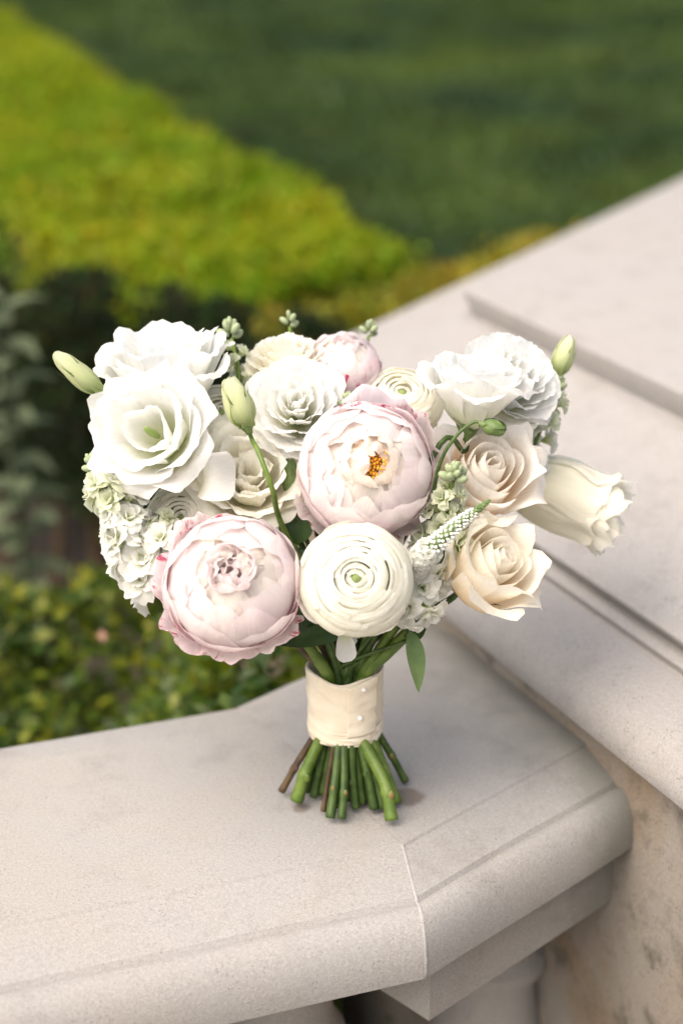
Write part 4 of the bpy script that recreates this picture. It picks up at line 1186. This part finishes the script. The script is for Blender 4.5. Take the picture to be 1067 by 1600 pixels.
sprig('small green leaf behind the right-hand lisianthus', 800, 655, 1.33, (0.85, 0.15, 0.2), 0.030, 0.009, 'leaf_light', 0.6, (0, .6, .8))
STEM_LABELS = ('thick light green stem splayed to the lower left, next to the brown twig', 'dark green stem at the front, between thin brown stem and its green twin', 'dark green stem left behind the thick knobbly right-hand stem',
               'light green stem at the right of the foot, beside the damp mark', 'short green stem ending in the middle, behind the front pair', 'green stem at the front just right of centre',
               'brown woody twig splayed furthest left below the ribbon', 'slim dark stem splayed furthest right below the ribbon', 'thin brown stem standing left of the front green pair', 'thick pale stem bending outward to the lower right of the foot')
# plain greens whose stems fill the neck and the foot
for k, (bx, by, mat, rad, fi, bend) in enumerate(((455, 975, 'stem_light', .0046, 1, -.0015), (500, 960, 'stem', .0032, 3, .0005), (585, 965, 'stem', .0032, 7, .0), (620, 975, 'stem_light', .0034, 8, .001), (560, 955, 'stem', .0028, 5, -.001),
                                                  (530, 960, 'stem', .0029, 4, .001), (448, 990, 'twig', .0027, 0, .0), (602, 955, 'stem', .0028, 9, .0), (475, 955, 'twig', .0019, 2, .0), (640, 985, 'stem_light', .0044, 6, .005))):
    o = tag(empty('bare_stem', at(bx, by, 1.275)), STEM_LABELS[k], 'stem', 'bare stems bound in the bouquet')
    bpy.context.view_layer.update()
    ft = FEET[fi] + Vector((0, 0, rad * 0.3))
    fx, fy = ft.x - WRAP.x, ft.y - WRAP.y; fl = math.hypot(fx, fy)
    w = Vector((WRAP.x + fx / fl * 0.0215, WRAP.y + fy / fl * 0.020 - 0.002, 0.058))
    wm = Vector((WRAP.x + fx / fl * 0.012, WRAP.y + fy / fl * 0.012 - 0.004, 0.085))
    tp = Vector((WRAP.x + (at(bx, by, 1.275).x - WRAP.x) * 0.36, WRAP.y - 0.016 + 0.004 * (k % 3), .112))
    rad *= 1.15
    kn = w * 0.40 + ft * 0.60 + Vector((bend, -abs(bend) * .5, 0.001))
    nd = random.uniform(.80, .90)
    me = tube('stem', [at(bx, by, 1.275), at(bx, by, 1.275) * .4 + tp * .6, tp, wm, w, w * .7 + ft * .3 + Vector((bend * .6, 0, 0)), kn, ft],
              lambda s: rad * (0.92 + .22 * math.exp(-((s - nd) / .012) ** 2) + .12 * math.exp(-((s - .985) / .02) ** 2)), 9, 60, True, .07)
    me.materials.append(M[mat]); me.materials.append(M['stem_end'])
    for pg in me.polygons:
        if pg.index >= len(me.polygons) - 2: pg.material_index = 1
    so = link_mesh('stem', local_mesh(me, o), M[mat], o)
    # the scar of a stripped leaf
    i_ = int(nd * 60)
    c = sum((me.vertices[i_ * 9 + q].co for q in range(9)), Vector()) / 9
    nb = ellipsoid('leaf_scar', (rad * .55, rad * .5, rad * .8), 8, 6); sc_ = link_mesh('leaf_scar', nb, M['stem_end' if k % 2 else mat], so)
    sc_.location = c + Vector((random.uniform(-.6, .6) * rad, -rad * .8, 0))

# ---- ribbon wrap with two pearl pins
rb = tag(empty('ribbon_wrap', (WRAP.x, WRAP.y, 0.05)), 'champagne satin ribbon wrapped round the stems, closed with two pearl pins', 'ribbon')
bpy.context.view_layer.update()
def sleeve(name, z0, z1, r0, r1, a0, a1, dz0=None, dz1=None, nu=80, nv=26, lift=0.0, wob=0.0006):
    V, F, uv = [], [], []
    for j in range(nv + 1):
        v = j / nv
        for i in range(nu + 1):
            a = a0 + (a1 - a0) * i / nu
            zb = z0 + (dz0(a) if dz0 else 0); zt = z1 + (dz1(a) if dz1 else 0)
            z = zb + (zt - zb) * v
            r = r0 + (r1 - r0) * v + wob * math.sin(a * 5 + v * 4) * 0.6 + wob * noise.noise(Vector((a * 1.5, v * 7, 2))) * 2.0 + 0.0011 * abs(noise.noise(Vector((a * 0.8 + v * 1.5, v * 9 + a, 6 + lift * 3000)))) + lift
            V.append((r * math.cos(a), r * 0.93 * math.sin(a), z - 0.05)); uv.append((i / nu, v))
    for j in range(nv):
        for i in range(nu):
            b = j * (nu + 1) + i; F.append((b, b + 1, b + nu + 2, b + nu + 1))
    me = mesh_np(name, V, F, uv)
    o = link_mesh(name, me, M['satin'], rb)
    s = o.modifiers.new('thick', 'SOLIDIFY'); s.thickness = 0.0006; s.offset = -1
    return o
FR = -math.pi / 2
dip = lambda a: -0.004 * math.exp(-((((a - FR + math.pi) % (2 * math.pi)) - math.pi + 0.15) / 0.5) ** 2)
sleeve('ribbon_turn', 0.052, 0.110, 0.0276, 0.0290, 0, 2 * math.pi, None, dip)
sleeve('ribbon_turn', 0.0515, 0.066, 0.0277, 0.0281, 0, 2 * math.pi, None, lambda a: 0.002 * math.sin(a), lift=0.0006)
sleeve('ribbon_turn', 0.0530, 0.1085, 0.0276, 0.0290, FR - 2.6, FR + 0.75, lambda a: .0006 * math.sin(3 * a), lambda a: dip(a) + .0015 * math.sin(2 * a), lift=0.0010)
sleeve('ribbon_end', 0.060, 0.1065, 0.0276, 0.0290, FR + 0.05, FR + 0.92, lambda a: 0.002 * (a - FR), lambda a: dip(a) + 0.004 * (a - FR), lift=0.0020, nu=20)
for (px, py) in ((568.5, 1077.5), (563, 1122)):
    w = at(px, py, 1.30)
    # walk the sight line until it meets the sleeve
    t = 1.28
    while t < 1.36:
        w = at(px, py, t)
        if math.hypot(w.x - WRAP.x, (w.y - WRAP.y) / 0.93) < 0.0312: break
        t += 0.0004
    me = ellipsoid('pearl_pin', (0.0021, 0.0021, 0.0021), 12, 9)
    o = link_mesh('pearl_pin', me, M['pearl'], rb)
    o.location = w - Vector((WRAP.x, WRAP.y, 0.05))

for o in list(bpy.data.objects):
    if '_d' in o: del o['_d']
